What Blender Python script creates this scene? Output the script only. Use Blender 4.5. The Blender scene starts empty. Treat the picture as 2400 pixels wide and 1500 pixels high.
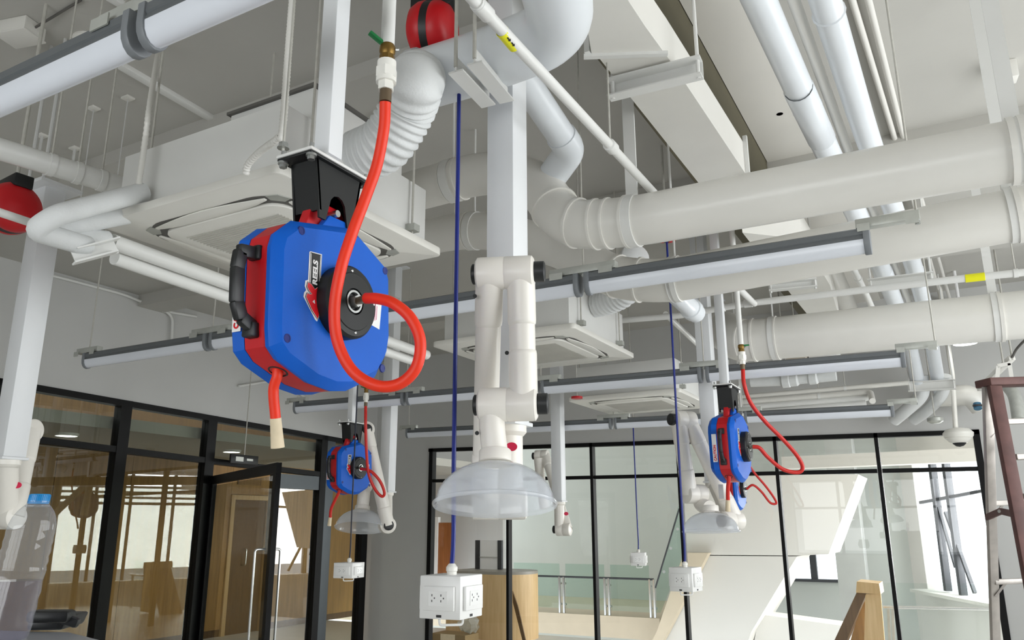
import bpy, bmesh, math, random
from mathutils import Vector as V, Matrix
random.seed(7)
C = bpy.context.scene.collection
PI = math.pi
# ------------------------------------------------------------------ camera
FPX = 1850.0
PITCH, ROLL, YAW = math.radians(14.6), math.radians(-.2), math.radians(28.95)
CAM = V((0, 0, 1.55))
_F0 = V((-math.sin(YAW), math.cos(YAW), 0)); _R0 = V((math.cos(YAW), math.sin(YAW), 0)); _Z = V((0, 0, 1))
FW = _F0*math.cos(PITCH) + _Z*math.sin(PITCH); _U1 = -_F0*math.sin(PITCH) + _Z*math.cos(PITCH)
RT = _R0*math.cos(ROLL) + _U1*math.sin(ROLL); UP = -_R0*math.sin(ROLL) + _U1*math.cos(ROLL)
cd = bpy.data.cameras.new('camera'); cam = bpy.data.objects.new('camera', cd); C.objects.link(cam)
cd.sensor_width = 36; cd.lens = 36*FPX/2400; cd.clip_start = .05; cd.clip_end = 200
m = Matrix((RT, UP, -FW)).transposed().to_4x4(); m.translation = CAM; cam.matrix_world = m
bpy.context.scene.camera = cam
# surveying: direction seen at a photo pixel, and where it meets a plane of the room
def ray(x, y): return FW + RT*((x-1200)/FPX) + UP*((750-y)/FPX)
def P(x, y, d): return CAM + ray(x, y)*d
def PZ(x, y, z): r = ray(x, y); return CAM + r*((z-CAM.z)/r.z)
def PX(x, y, v): r = ray(x, y); return CAM + r*(v/r.x)
def PY(x, y, v): r = ray(x, y); return CAM + r*(v/r.y)
# ------------------------------------------------------------------ world, light, exposure
sc = bpy.context.scene
w = bpy.data.worlds.new('sky'); sc.world = w; w.use_nodes = True
bg = w.node_tree.nodes['Background']; bg.inputs[0].default_value = (.90, .95, 1, 1); bg.inputs[1].default_value = 2.6
def area(name, loc, target, sx, sy, power, col=(1, .99, .975)):
    l = bpy.data.lights.new(name, 'AREA'); l.shape = 'RECTANGLE'; l.size = sx; l.size_y = sy; l.energy = power; l.color = col
    o = bpy.data.objects.new(name, l); C.objects.link(o); o.location = loc
    o.rotation_euler = (V(target)-V(loc)).to_track_quat('-Z', 'Y').to_euler(); return o
# daylight through the right window band; the lamp behind the camera is added fill
area('daylight_side', (3.05, 4.2, 2.0), (-3, 4.6, 2.2), 6.6, 2.5, 215)
area('fill_back', (-1.5, -2.85, 1.75), (-2.2, 3, 1.9), 4.0, 1.6, 64)
area('daylight_atrium', (1.55, 12.65, 1.95), (-3.0, 10.55, 1.75), 6.4, 2.6, 640)
vs = sc.view_settings; vs.view_transform = 'Standard'; vs.look = 'None'; vs.gamma = 1; vs.use_curve_mapping = False
vs.exposure = 0.0
sc.cycles.use_denoising = True
sc.cycles.max_bounces = 10; sc.cycles.transparent_max_bounces = 24; sc.cycles.diffuse_bounces = 5
# ------------------------------------------------------------------ materials
def lin(c): return tuple(((v/255)/12.92 if v/255 <= .04045 else ((v/255+.055)/1.055)**2.4) for v in c)
MATS = {}
def mat(name, rgb, rough=.5, metal=0, var=.06, scale=6, bump=0, spec=.5, coat=0):
    if name in MATS: return MATS[name]
    mm = bpy.data.materials.new(name); mm.use_nodes = True; nt = mm.node_tree; b = nt.nodes['Principled BSDF']
    c = lin(rgb)
    b.inputs['Roughness'].default_value = rough; b.inputs['Metallic'].default_value = metal
    b.inputs['Specular IOR Level'].default_value = spec; b.inputs['Coat Weight'].default_value = coat
    tc = nt.nodes.new('ShaderNodeTexCoord'); n = nt.nodes.new('ShaderNodeTexNoise'); n.inputs['Scale'].default_value = scale; n.inputs['Detail'].default_value = 4
    nt.links.new(tc.outputs['Object'], n.inputs['Vector'])
    r = nt.nodes.new('ShaderNodeValToRGB'); r.color_ramp.elements[0].position = .3; r.color_ramp.elements[1].position = .7
    r.color_ramp.elements[0].color = tuple(v*(1-var) for v in c)+(1,); r.color_ramp.elements[1].color = tuple(min(1, v*(1+var)) for v in c)+(1,)
    nt.links.new(n.outputs['Fac'], r.inputs[0]); nt.links.new(r.outputs[0], b.inputs['Base Color'])
    if bump:
        bp = nt.nodes.new('ShaderNodeBump'); bp.inputs['Strength'].default_value = bump; bp.inputs['Distance'].default_value = .01
        n2 = nt.nodes.new('ShaderNodeTexNoise'); n2.inputs['Scale'].default_value = scale*12; nt.links.new(tc.outputs['Object'], n2.inputs['Vector'])
        nt.links.new(n2.outputs['Fac'], bp.inputs['Height']); nt.links.new(bp.outputs[0], b.inputs['Normal'])
    MATS[name] = mm; return mm
def wood(name, rgb, rgb2, rough=.45, sc_=(18, 18, 1.2)):
    mm = bpy.data.materials.new(name); mm.use_nodes = True; nt = mm.node_tree; b = nt.nodes['Principled BSDF']; b.inputs['Roughness'].default_value = rough
    tc = nt.nodes.new('ShaderNodeTexCoord'); mp = nt.nodes.new('ShaderNodeMapping'); mp.inputs['Scale'].default_value = sc_
    n = nt.nodes.new('ShaderNodeTexNoise'); n.inputs['Scale'].default_value = 1.5; n.inputs['Detail'].default_value = 6
    r = nt.nodes.new('ShaderNodeValToRGB'); r.color_ramp.elements[0].color = lin(rgb)+(1,); r.color_ramp.elements[1].color = lin(rgb2)+(1,)
    r.color_ramp.elements[0].position = .35; r.color_ramp.elements[1].position = .65
    nt.links.new(tc.outputs['Object'], mp.inputs[0]); nt.links.new(mp.outputs[0], n.inputs['Vector']); nt.links.new(n.outputs['Fac'], r.inputs[0]); nt.links.new(r.outputs[0], b.inputs['Base Color'])
    MATS[name] = mm; return mm
def glass(name, tint, ior=1.5, rough=0, body=None, bodyfac=0, transl=0):
    mm = bpy.data.materials.new(name); mm.use_nodes = True; nt = mm.node_tree; nt.nodes.remove(nt.nodes['Principled BSDF']); out = nt.nodes['Material Output']
    tr = nt.nodes.new('ShaderNodeBsdfTransparent'); tr.inputs[0].default_value = tuple(tint)+(1,)
    gl = nt.nodes.new('ShaderNodeBsdfGlossy'); gl.inputs['Roughness'].default_value = rough; fr = nt.nodes.new('ShaderNodeFresnel'); fr.inputs[0].default_value = ior
    base = tr.outputs[0]
    if body:
        df = nt.nodes.new('ShaderNodeBsdfDiffuse'); df.inputs[0].default_value = lin(body)+(1,)
        tl = nt.nodes.new('ShaderNodeBsdfTranslucent'); tl.inputs[0].default_value = lin(body)+(1,)
        m0 = nt.nodes.new('ShaderNodeMixShader'); m0.inputs[0].default_value = transl; nt.links.new(df.outputs[0], m0.inputs[1]); nt.links.new(tl.outputs[0], m0.inputs[2])
        m1 = nt.nodes.new('ShaderNodeMixShader'); m1.inputs[0].default_value = bodyfac; nt.links.new(tr.outputs[0], m1.inputs[1]); nt.links.new(m0.outputs[0], m1.inputs[2]); base = m1.outputs[0]
    ge = nt.nodes.new('ShaderNodeNewGeometry'); iv = nt.nodes.new('ShaderNodeMath'); iv.operation = 'SUBTRACT'; iv.inputs[0].default_value = 1; nt.links.new(ge.outputs['Backfacing'], iv.inputs[1])
    mu = nt.nodes.new('ShaderNodeMath'); mu.operation = 'MULTIPLY'; nt.links.new(fr.outputs[0], mu.inputs[0]); nt.links.new(iv.outputs[0], mu.inputs[1])
    mx = nt.nodes.new('ShaderNodeMixShader'); nt.links.new(mu.outputs[0], mx.inputs[0]); nt.links.new(base, mx.inputs[1]); nt.links.new(gl.outputs[0], mx.inputs[2])
    nt.links.new(mx.outputs[0], out.inputs[0]); MATS[name] = mm; return mm
def emit(name, rgb, s):
    mm = bpy.data.materials.new(name); mm.use_nodes = True; b = mm.node_tree.nodes['Principled BSDF']
    b.inputs['Base Color'].default_value = lin(rgb)+(1,); b.inputs['Emission Color'].default_value = lin(rgb)+(1,); b.inputs['Emission Strength'].default_value = s; MATS[name] = mm; return mm
WALL = mat('wall_paint', (202, 202, 200), .85, var=.03, scale=1.5, bump=.05)
CEIL = mat('ceiling_paint', (190, 188, 182), .9, var=.04, scale=1.2, bump=.12)
OLIVE = mat('dark_grey_olive', (96, 91, 72), .75, var=.08, scale=5)
WHT = mat('white_painted_metal', (228, 228, 225), .38, var=.02)
WARM = mat('warm_white_painted_duct', (229, 227, 221), .3, var=.03, scale=3)
PVC = mat('cool_white_pvc', (226, 230, 234), .3, var=.02)
INS = mat('white_insulation', (222, 224, 224), .55, var=.04, scale=9, bump=.15)
PLAS = mat('ivory_plastic', (236, 234, 227), .35, var=.015)
ARMW = mat('ivory_arm_plastic', (236, 232, 224), .33, var=.015)
COLW = mat('column_powder_coat', (224, 226, 228), .42, var=.015)
VENT = mat('ac_vent_shadow_grey', (96, 94, 90), .6)
GRAL = mat('dark_grey_aluminium', (104, 108, 111), .42, .2, var=.03)
GRCAP = mat('grey_end_cap_plastic', (122, 126, 130), .45, var=.02)
GALV = mat('galvanised_bracket', (186, 188, 182), .4, .3, var=.08, scale=20)
DIFF = mat('opal_diffuser', (226, 230, 238), .25, var=.01)
STEEL = mat('zinc_steel', (190, 192, 190), .3, .9, var=.05, scale=30)
ROD = mat('painted_threaded_rod', (190, 188, 180), .5, .1, var=.08, scale=40)
BLUE = mat('blue_moulded_plastic', (0, 92, 198), .5, var=.02, bump=.03, scale=20, spec=.3)
RED = mat('red_moulded_plastic', (196, 14, 26), .42, var=.03)
BLK = mat('black_plastic', (24, 26, 27), .45, var=.06)
BLKM = mat('black_steel_plate', (16, 18, 18), .5, .1, var=.06)
HOSE = mat('orange_red_hose', (236, 48, 6), .48, var=.03)
HOSE2 = mat('red_hose', (205, 34, 26), .42, var=.03)
BRASS = mat('aged_brass', (128, 100, 48), .4, .7, var=.12, scale=40)
CONN = mat('dull_bronze_fitting', (112, 96, 76), .45, .5, var=.08, scale=40)
GREEN = mat('green_vinyl', (22, 120, 62), .4, var=.05)
YEL = mat('yellow_tape', (240, 236, 20), .45, var=.02)
TAPE = mat('cream_masking_tape', (222, 206, 176), .7, var=.06, scale=30)
CABLE = mat('blue_cable_sheath', (8, 32, 124), .4, var=.03)
CABLEK = mat('dark_cable_sheath', (22, 26, 44), .45, var=.03)
FRAME = mat('black_window_frame', (9, 9, 10), .55, 0, var=.04, spec=.25)
GFRAME = mat('grey_door_frame', (74, 80, 84), .4, .3, var=.04)
SOCK = mat('white_socket_plastic', (238, 238, 236), .28, var=.01)
HOLE = mat('socket_hole', (40, 40, 40), .6)
STICK = mat('white_sticker', (240, 240, 240), .4, var=.01)
REDP = mat('red_print', (226, 20, 34), .4, var=.01)
PINKP = mat('pink_print', (214, 120, 150), .5, var=.02)
BLKP = mat('black_print', (14, 14, 14), .4, var=.01)
MAGE = mat('crimson_sticker', (206, 24, 70), .4, var=.02)
FLOOR = mat('grey_vinyl_floor', (214, 213, 209), .4, var=.05, scale=2)
GWALL = mat('grey_green_plaster', (190, 194, 188), .85, var=.03, scale=1)
STAIRW = mat('white_stair_plaster', (212, 209, 202), .8, var=.02, scale=1)
BEIGE = mat('beige_floor_edge', (206, 192, 168), .6, var=.03)
DKMULL = mat('anthracite_mullion', (60, 62, 66), .5, .2, var=.05)
LADAL = mat('dusty_aluminium', (176, 170, 164), .4, .5, var=.15, scale=14)
LADRD = mat('maroon_ladder_paint', (92, 62, 58), .6, .1, var=.3, scale=10)
CHROME = mat('brushed_steel', (205, 206, 205), .25, .85, var=.03)
TABLE = mat('grey_tabletop', (150, 152, 156), .35, var=.03)
WATERCAP = mat('light_blue_cap', (30, 140, 205), .4, var=.02)
WOODP = wood('ochre_wood_panel', (158, 120, 64), (178, 138, 78))
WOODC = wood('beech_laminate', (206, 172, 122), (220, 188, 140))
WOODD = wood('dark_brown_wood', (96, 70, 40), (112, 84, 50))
WOODO = wood('orange_brown_door', (140, 84, 44), (160, 100, 56))
GLS = glass('clear_window_glass', (.97, .977, .975), 1.5)
GLSL = glass('smoky_partition_glass', (.80, .82, .78), 2.0)
GLSL2 = glass('clear_landing_glass', (.95, .975, .965), 1.5)
GLSG = glass('greenish_balustrade_glass', (.86, .94, .91), 1.5)
BOT = glass("pet_bottle", (.95, .96, .97), 1.5, .03, (225, 228, 232), .15, .5)
WAT = glass('water', (.80, .77, .86), 1.33)
HOOD = glass('frosted_hood_plastic', (.95, .97, 1), 1.45, .15, (248, 249, 251), .31, .7)
BAGM = glass('clear_plastic_bag', (.92, .94, .93), 1.5, .08, (220, 224, 220), .35, .4)
LAMP = emit('lit_downlight', (255, 255, 250), 7)
# ------------------------------------------------------------------ mesh builders
class MB:
    def __init__(s): s.v = []; s.f = []
    def add(s, vs_, fs):
        n = len(s.v); s.v += [V(p) for p in vs_]; s.f += [tuple(i+n for i in f) for f in fs]; return s
    def box(s, c, size, rz=0, M=None):
        c = V(c); x, y, z = [k/2 for k in size]; R = M or Matrix.Rotation(rz, 3, 'Z')
        return s.add([c+R@V((a*x, b*y, d*z)) for d in (-1, 1) for b in (-1, 1) for a in (-1, 1)],
                     [(0, 2, 3, 1), (4, 5, 7, 6), (0, 1, 5, 4), (2, 6, 7, 3), (0, 4, 6, 2), (1, 3, 7, 5)])
    def span(s, a, b):
        a, b = V(a), V(b); return s.box((a+b)/2, [abs(b[i]-a[i]) for i in range(3)])
    def bar(s, p, q, wx, wy, up=(0, 0, 1)):
        p, q = V(p), V(q); d = (q-p); L = d.length; d.normalize(); u = V(up)
        if abs(d.dot(u)) > .98: u = V((0, 1, 0))
        sd = d.cross(u).normalized(); u = sd.cross(d)
        return s.box((p+q)/2, (L, wx, wy), M=Matrix((d, sd, u)).transposed())
    def prism(s, pts, off):
        pts = [V(p) for p in pts]; n = len(pts); off = V(off)
        return s.add(pts+[p+off for p in pts], [tuple(range(n))[::-1], tuple(range(n, 2*n))]+[(i, (i+1) % n, (i+1) % n+n, i+n) for i in range(n)])
    def tube(s, path, r, n=14, cap=True):
        path = [V(p) for p in path]; m = len(path); rs = r if isinstance(r, (list, tuple)) else [r]*m
        T = []
        for i in range(m):
            a = path[max(i-1, 0)]; b = path[min(i+1, m-1)]; t = b-a
            T.append(t.normalized() if t.length > 1e-9 else (T[-1] if T else V((0, 0, 1))))
        u = V((0, 0, 1)) if abs(T[0].z) < .9 else V((1, 0, 0)); u = (u-T[0]*u.dot(T[0])).normalized(); vs_ = []
        for i in range(m):
            u = (u-T[i]*u.dot(T[i])).normalized(); w_ = T[i].cross(u)
            for k in range(n):
                a = 2*PI*k/n; vs_.append(path[i]+(u*math.cos(a)+w_*math.sin(a))*rs[i])
        fs = [(i*n+k, i*n+(k+1) % n, (i+1)*n+(k+1) % n, (i+1)*n+k) for i in range(m-1) for k in range(n)]
        if cap: fs += [tuple(range(n))[::-1], tuple((m-1)*n+k for k in range(n))]
        return s.add(vs_, fs)
    def cyl(s, p, q, r, n=18): return s.tube([p, q], r, n)
    def lathe(s, c, axis, prof, n=32, cap=(False, False)):
        c = V(c); ax = V(axis).normalized(); u = V((0, 0, 1)) if abs(ax.z) < .9 else V((1, 0, 0)); u = (u-ax*u.dot(ax)).normalized(); w_ = ax.cross(u); vs_ = []
        for (r, h) in prof:
            for k in range(n):
                a = 2*PI*k/n; vs_.append(c+ax*h+(u*math.cos(a)+w_*math.sin(a))*r)
        m = len(prof); fs = [(i*n+k, i*n+(k+1) % n, (i+1)*n+(k+1) % n, (i+1)*n+k) for i in range(m-1) for k in range(n)]
        if cap[0]: fs.append(tuple(range(n))[::-1])
        if cap[1]: fs.append(tuple((m-1)*n+k for k in range(n)))
        return s.add(vs_, fs)
def spline(pts, k=8):
    pts = [V(p) for p in pts]; q = [pts[0]*2-pts[1]]+pts+[pts[-1]*2-pts[-2]]; out = []
    for i in range(1, len(q)-2):
        for j in range(k):
            t = j/k; a, b, c, d = q[i-1:i+3]
            out.append(.5*((2*b)+(c-a)*t+(2*a-5*b+4*c-d)*t*t+(3*b-a-3*c+d)*t**3))
    return out+[pts[-1]]
def fillet(pts, r, k=6):
    pts = [V(p) for p in pts]; out = [pts[0]]
    for i in range(1, len(pts)-1):
        a = (pts[i-1]-pts[i]); b = (pts[i+1]-pts[i]); rr = min(r, a.length*.45, b.length*.45)
        p0 = pts[i]+a.normalized()*rr; p1 = pts[i]+b.normalized()*rr
        for j in range(k+1):
            t = j/k; out.append(p0*(1-t)**2+pts[i]*2*t*(1-t)+p1*t*t)
    return out+[pts[-1]]
ORG = {}
def _mesh(name, mb, material, org, bev=0, seg=2, ang=35):
    me = bpy.data.meshes.new(name); me.from_pydata([p-org for p in mb.v], [], mb.f)
    bm = bmesh.new(); bm.from_mesh(me)
    bmesh.ops.recalc_face_normals(bm, faces=bm.faces[:])
    if bev:
        es = [e for e in bm.edges if len(e.link_faces) == 2 and e.calc_face_angle(0) > .6]
        bmesh.ops.bevel(bm, geom=es, offset=bev, segments=seg, profile=.5, affect='EDGES', clamp_overlap=True)
    for f in bm.faces: f.smooth = True
    bm.to_mesh(me); bm.free(); me.set_sharp_from_angle(angle=math.radians(ang)); me.materials.append(material); return me
def tag(o, label=None, cat=None, group=None, kind=None):
    if label: o['label'] = label
    if cat: o['category'] = cat
    if group: o['group'] = group
    if kind: o['kind'] = kind
    return o
def thing(name, label, cat, loc, group=None):
    o = bpy.data.objects.new(name, None); o.empty_display_size = .05; C.objects.link(o); o.location = loc; ORG[o.name] = V(loc)
    return tag(o, label, cat, group)
def part(name, mb, material, parent, label=None, bev=0, seg=2, kind=None, ang=35):
    org = ORG[parent.name]; o = bpy.data.objects.new(name, _mesh(name, mb, material, org, bev, seg, ang)); C.objects.link(o); o.parent = parent; ORG[o.name] = org
    return tag(o, label, kind=kind)
def solo(name, mb, material, label, cat, group=None, bev=0, seg=2, kind=None, ang=35):
    xs = [p.x for p in mb.v]; ys = [p.y for p in mb.v]; zs = [p.z for p in mb.v]
    org = V(((min(xs)+max(xs))/2, (min(ys)+max(ys))/2, min(zs)))
    o = bpy.data.objects.new(name, _mesh(name, mb, material, org, bev, seg, ang)); C.objects.link(o); o.location = org; ORG[o.name] = org
    return tag(o, label, cat, group, kind)
def struct(name, mb, material, label=None, bev=0): return solo(name, mb, material, label, None, None, bev, kind='structure')
def textpart(name, s, size, origin, xdir, ydir, material, parent, depth=.0006, shear=0, off=0, bold=0, sx=1):
    cu = bpy.data.curves.new(name, 'FONT'); cu.body = s; cu.size = size; cu.shear = shear; cu.offset = bold; cu.extrude = depth; cu.align_x = 'LEFT'
    tmp = bpy.data.objects.new(name+'_t', cu); C.objects.link(tmp); dg = bpy.context.evaluated_depsgraph_get()
    me = bpy.data.meshes.new_from_object(tmp.evaluated_get(dg)); bpy.data.objects.remove(tmp); bpy.data.curves.remove(cu)
    xd, yd = V(xdir).normalized(), V(ydir).normalized(); nd = xd.cross(yd); o0 = V(origin)-ORG[parent.name]
    for v in me.vertices: c = v.co.copy(); v.co = o0+xd*c.x*sx+yd*c.y+nd*(c.z+off)
    me.materials.clear(); me.materials.append(material); me.name = name
    o = bpy.data.objects.new(name, me); C.objects.link(o); o.parent = parent; ORG[o.name] = ORG[parent.name]; return o
# ------------------------------------------------------------------ room shell
XL, XR, YB, YF, HC = -7.2, 2.7, -2.6, 9.0, 3.88
struct('floor', MB().span((XL-2.6, YB-.1, -.12), (XR+.1, 11.0, 0)), FLOOR)
struct('ceiling', MB().span((XL-.1, YB-.1, HC), (XR+.1, YF+.12, HC+.15)), CEIL)
# drop beams across the ceiling and one dark olive beam running with the ducts
b1 = PZ(440, 291, HC); b2 = PZ(2250, 280, HC)
struct('trim_1', MB().span((XL, b1.y, HC-.09), (-1.55, b1.y+.3, HC+.02)), CEIL)
struct('trim_2', MB().span((XL, b2.y, HC-.12), (XR, b2.y+.3, HC+.02)), CEIL)
struct('trim_3', MB().span((XL, b2.y+2.0, HC-.14), (XR, b2.y+2.3, HC+.02)), CEIL)
bx = PZ(1690, 180, HC).x
struct('trim_10', MB().span((bx+.004, YB, HC-.012), (bx+.36, YF, HC+.01)), mat('lit_ceiling_white', (226, 223, 216), .85, var=.03, scale=1.5))  # added strip: bright light on the ceiling put into a whiter colour
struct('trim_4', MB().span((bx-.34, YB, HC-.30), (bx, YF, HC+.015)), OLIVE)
# right window wall; the back wall opening is added for the fill lamp
mb = MB(); mb.span((XR, YB, 0), (XR+.12, YF+.12, .9)); mb.span((XR, YB, 3.15), (XR+.12, YF+.12, HC)); mb.span((XR, 7.6, .9), (XR+.12, YF+.12, 3.15)); mb.span((XR, YB, .9), (XR+.12, .9, 3.15))
struct('wall_right', mb, WALL)
mb = MB(); mb.span((XL, YB-.12, 0), (XR, YB, .85)); mb.span((XL, YB-.12, 2.6), (XR, YB, HC)); mb.span((XL, YB-.12, .85), (-3.6, YB, 2.6)); mb.span((.6, YB-.12, .85), (XR, YB, 2.6))
struct('wall_back', mb, WALL)
def window_band(name, p0, p1, z0, z1, n):
    p0, p1 = V(p0), V(p1); o = thing(name, None, None, (p0+p1)/2+V((0, 0, z0))); tag(o, kind='structure'); d = (p1-p0)
    for i in range(n+1):
        q = p0+d*i/n; part('mullion', MB().bar(q+V((0, 0, z0)), q+V((0, 0, z1)), .06, .06, d), DKMULL, o)
    for z in (z0+.02, z0+(z1-z0)*.62, z1-.02): part('rail', MB().bar(p0+V((0, 0, z)), p1+V((0, 0, z)), .05, .05), DKMULL, o)
    for i in range(n):
        a, b = p0+d*(i+.03)/n, p0+d*(i+.97)/n; part('pane', MB().bar(a+V((0, 0, (z0+z1)/2)), b+V((0, 0, (z0+z1)/2)), .008, z1-z0-.06), GLS, o)
    return o
window_band('window_1', (XR+.06, .9, 0), (XR+.06, 7.6, 0), .9, 3.15, 7)

window_band('added_window', (-3.6, YB-.06, 0), (.6, YB-.06, 0), .85, 2.6, 4)  # unseen window, added only to give the back fill lamp an opening
# ---- left wall: grey plaster above a black framed glass partition
def zt(y): return 2.80-(y-4.12)*.0253          # top of the glazing
def ztr(y): return 2.315-(y-4.1)*.03           # transom
YG0, YG1 = 3.75, 8.86
mb = MB()
mb.prism([(XL, YG0, zt(YG0)), (XL, YF+.1, zt(YF)), (XL, YF+.1, HC), (XL, YG0, HC)], (-.14, 0, 0))
mb.span((XL-.14, YB, 0), (XL, YG0, HC))
struct('wall_left', mb, WALL)
win = thing('window_3', None, None, (XL-.05, 6.3, 0)); tag(win, kind='structure')
def mull(y0, y1, z0=0, z1=None, x0=-.09, x1=.02, material=FRAME, nm='mullion'):
    z1 = z1 or zt((y0+y1)/2); part(nm, MB().span((XL+x0, y0, z0), (XL+x1, y1, z1)), material, win)
mull(YG0, YG0+.07); mull(4.955, 5.075); mull(6.03, 6.15); mull(7.86, 7.97); mull(7.97, 8.14, material=GFRAME, x1=.0, nm='door_post'); mull(8.74, YG1)
part('head_rail', MB().prism([(XL+.02, YG0, zt(YG0)), (XL+.02, YG1, zt(YG1)), (XL+.02, YG1, zt(YG1)-.06), (XL+.02, YG0, zt(YG0)-.06)], (-.11, 0, 0)), FRAME, win)
for a, b in ((YG0+.07, 4.955), (5.075, 6.03), (6.15, 7.86), (8.14, 8.74)):
    part('transom', MB().prism([(XL+.015, a, ztr(a)+.03), (XL+.015, b, ztr(b)+.03), (XL+.015, b, ztr(b)-.03), (XL+.015, a, ztr(a)-.03)], (-.09, 0, 0)), FRAME, win)
    part('upper_pane', MB().prism([(XL-.03, a, ztr(a)+.03), (XL-.03, b, ztr(b)+.03), (XL-.03, b, zt(b)-.06), (XL-.03, a, zt(a)-.06)], (-.01, 0, 0)), GLSL, win)
for a, b in ((YG0+.07, 4.955), (5.075, 6.03), (7.17, 7.86), (8.14, 8.74)):
    part('lower_pane', MB().prism([(XL-.03, a, .08), (XL-.03, b, .08), (XL-.03, b, ztr(b)-.03), (XL-.03, a, ztr(a)-.03)], (-.01, 0, 0)), GLSL, win)
mull(7.10, 7.17, 0, 2.17, nm='door_post'); mull(7.17, 7.86, 2.0, 2.17, material=GFRAME, x1=.01, nm='door_head')
part('bottom_rail', MB().span((XL-.09, YG0, 0), (XL+.02, 6.15, .08)), FRAME, win)
# open glass door leaf swung into the room
hin = V((XL+.03, 6.16, 0)); fe = PZ(655, 1084, 2.09); fe.z = 0
lf = thing('door_1', None, None, (hin+fe)/2); tag(lf, kind='structure'); dd = (fe-hin); dn = dd.normalized(); nn = V((-dn.y, dn.x, 0))
H_ = 2.09
part('top_rail', MB().bar(hin+V((0, 0, H_-.045)), fe+V((0, 0, H_-.045)), .045, .09), FRAME, lf)
part('bottom_rail', MB().bar(hin+V((0, 0, .05)), fe+V((0, 0, .05)), .045, .1), FRAME, lf)
part('hinge_stile', MB().bar(hin+dn*.03+V((0, 0, .1)), hin+dn*.03+V((0, 0, H_-.09)), .045, .06, dn), FRAME, lf)
part('lock_stile', MB().bar(fe-dn*.045+V((0, 0, .1)), fe-dn*.045+V((0, 0, H_-.09)), .045, .08, dn), FRAME, lf)
part('pane', MB().bar(hin+dn*.06+V((0, 0, 1.05)), fe-dn*.085+V((0, 0, 1.05)), .01, 1.87), GLSL, lf)
for s in (-1, 1):
    q = fe-dn*.15+nn*s*.02
    part('pull_handle', MB().tube(fillet([q+V((0, 0, 1.36)), q+nn*s*.09+V((0, 0, 1.36)), q+nn*s*.09+V((0, 0, .55)), q+V((0, 0, .55))], .03), .011, 10), CHROME, lf, 'long brushed steel pull handle')
# ---- corridor behind the partition
XC = -9.7
wl = thing('wall_corridor', None, None, (XC, 7, 0)); tag(wl, kind='structure')
part('backing', MB().span((XC-.12, 2.6, 0), (XC, 13, 3.3)), WOODD, wl)
dy0, dy1 = PX(545, 1200, XC).y, PX(622, 1200, XC).y; dz = PX(580, 1172, XC).z
ys = [2.6, 3.7, 4.8, 5.9, 6.95, dy0-.07]
for a, b in zip(ys, ys[1:]): part('wood_panel', MB().span((XC, a+.004, .1), (XC+.02, b-.004, 2.5)), WOODP, wl)
part('wood_panel', MB().span((XC, dy0-.07, dz+.08), (XC+.02, dy1+.07, 2.5)), WOODP, wl)
a = dy1+.07
while a < 12.9: part('wood_panel', MB().span((XC, a+.004, .1), (XC+.02, min(a+1.1, 13)-.004, 2.5)), WOODP, wl); a += 1.1
dr = thing('door_2', None, None, (XC, (dy0+dy1)/2, 0)); tag(dr, kind='structure')
part('leaf', MB().span((XC-.06, dy0, 0), (XC-.02, dy1, dz)), WOODP, dr)
for y in (dy0-.035, dy1+.035): part('jamb', MB().span((XC-.05, y-.035, 0), (XC+.045, y+.035, dz)), WOODC, dr)
part('lintel', MB().span((XC-.05, dy0-.07, dz), (XC+.045, dy1+.07, dz+.07)), WOODC, dr)
hp = PX(571, 1305, XC+.02)
part('handle', MB().tube(fillet([hp+V((-.02, 0, -.12)), hp+V((.05, 0, -.12)), hp+V((.05, 0, .12)), hp+V((-.02, 0, .12))], .03), .012, 10), CHROME, dr)
g0, g1 = PX(557, 1118, XC+.02), PX(610, 1138, XC+.02)
gr = thing('wall_vent', 'brown return air grille above the wooden corridor door', 'vent', V((XC+.02, (g0.y+g1.y)/2, g1.z)))
part('frame', MB().span((XC+.02, g0.y, g1.z), (XC+.035, g1.y, g0.z)), WOODD, gr)
for k in range(5): z = g1.z+(g0.z-g1.z)*(k+.5)/5; part('slat', MB().span((XC+.035, g0.y+.02, z-.006), (XC+.042, g1.y-.02, z+.006)), WOODP, gr)
q = PX(484, 1308, XC+.02)
sw = thing('light_switch', 'small white light switch on the wood panelling left of the corridor door', 'switch', q)
part('plate', MB().span(q-V((0, .05, .06)), q+V((.012, .05, .06))), SOCK, sw, bev=.003); part('rocker', MB().span(q+V((.012, -.025, -.03)), q+V((.018, .025, .03))), STICK, sw)
struct('wall_corridor_end', MB().span((XC, 12.9, 0), (XL-.14, 13.0, 3.3)), WALL)
struct('ceiling_corridor', MB().span((XC-.1, 2.6, 2.5), (XL-.14, 13, 2.62)), CEIL)
struct('wall_corridor_near', MB().span((XC, 2.5, 0), (XL-.14, 2.6, 3.3)), WALL)

for yk in (5.0, 7.2, 9.4):  # lamps added to brighten the dark corridor
    o = thing('corridor_fill', {5.0: 'nearest', 7.2: 'middle', 9.4: 'farthest'}[yk]+' added round corridor fill lamp behind the dark glass partition', 'light', (XC+1.6, yk, 2.47), 'added corridor fill lamps')
    part('housing', MB().lathe((XC+1.6, yk, 2.47), (0, 0, 1), [(.11, 0), (.12, .03)], 20, (False, True)), STICK, o); part('lens', MB().lathe((XC+1.6, yk, 2.473), (0, 0, 1), [(.001, 0), (.1, 0)], 20), LAMP, o)
    l = bpy.data.lights.new('corridor_fill_light', 'SPOT'); l.energy = 45; l.spot_size = 2.7; l.spot_blend = .8; l.shadow_soft_size = .09; l.color = (1, .93, .82); lo = bpy.data.objects.new('corridor_fill_light', l); C.objects.link(lo); lo.location = (XC+1.6, yk, 2.45)
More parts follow.
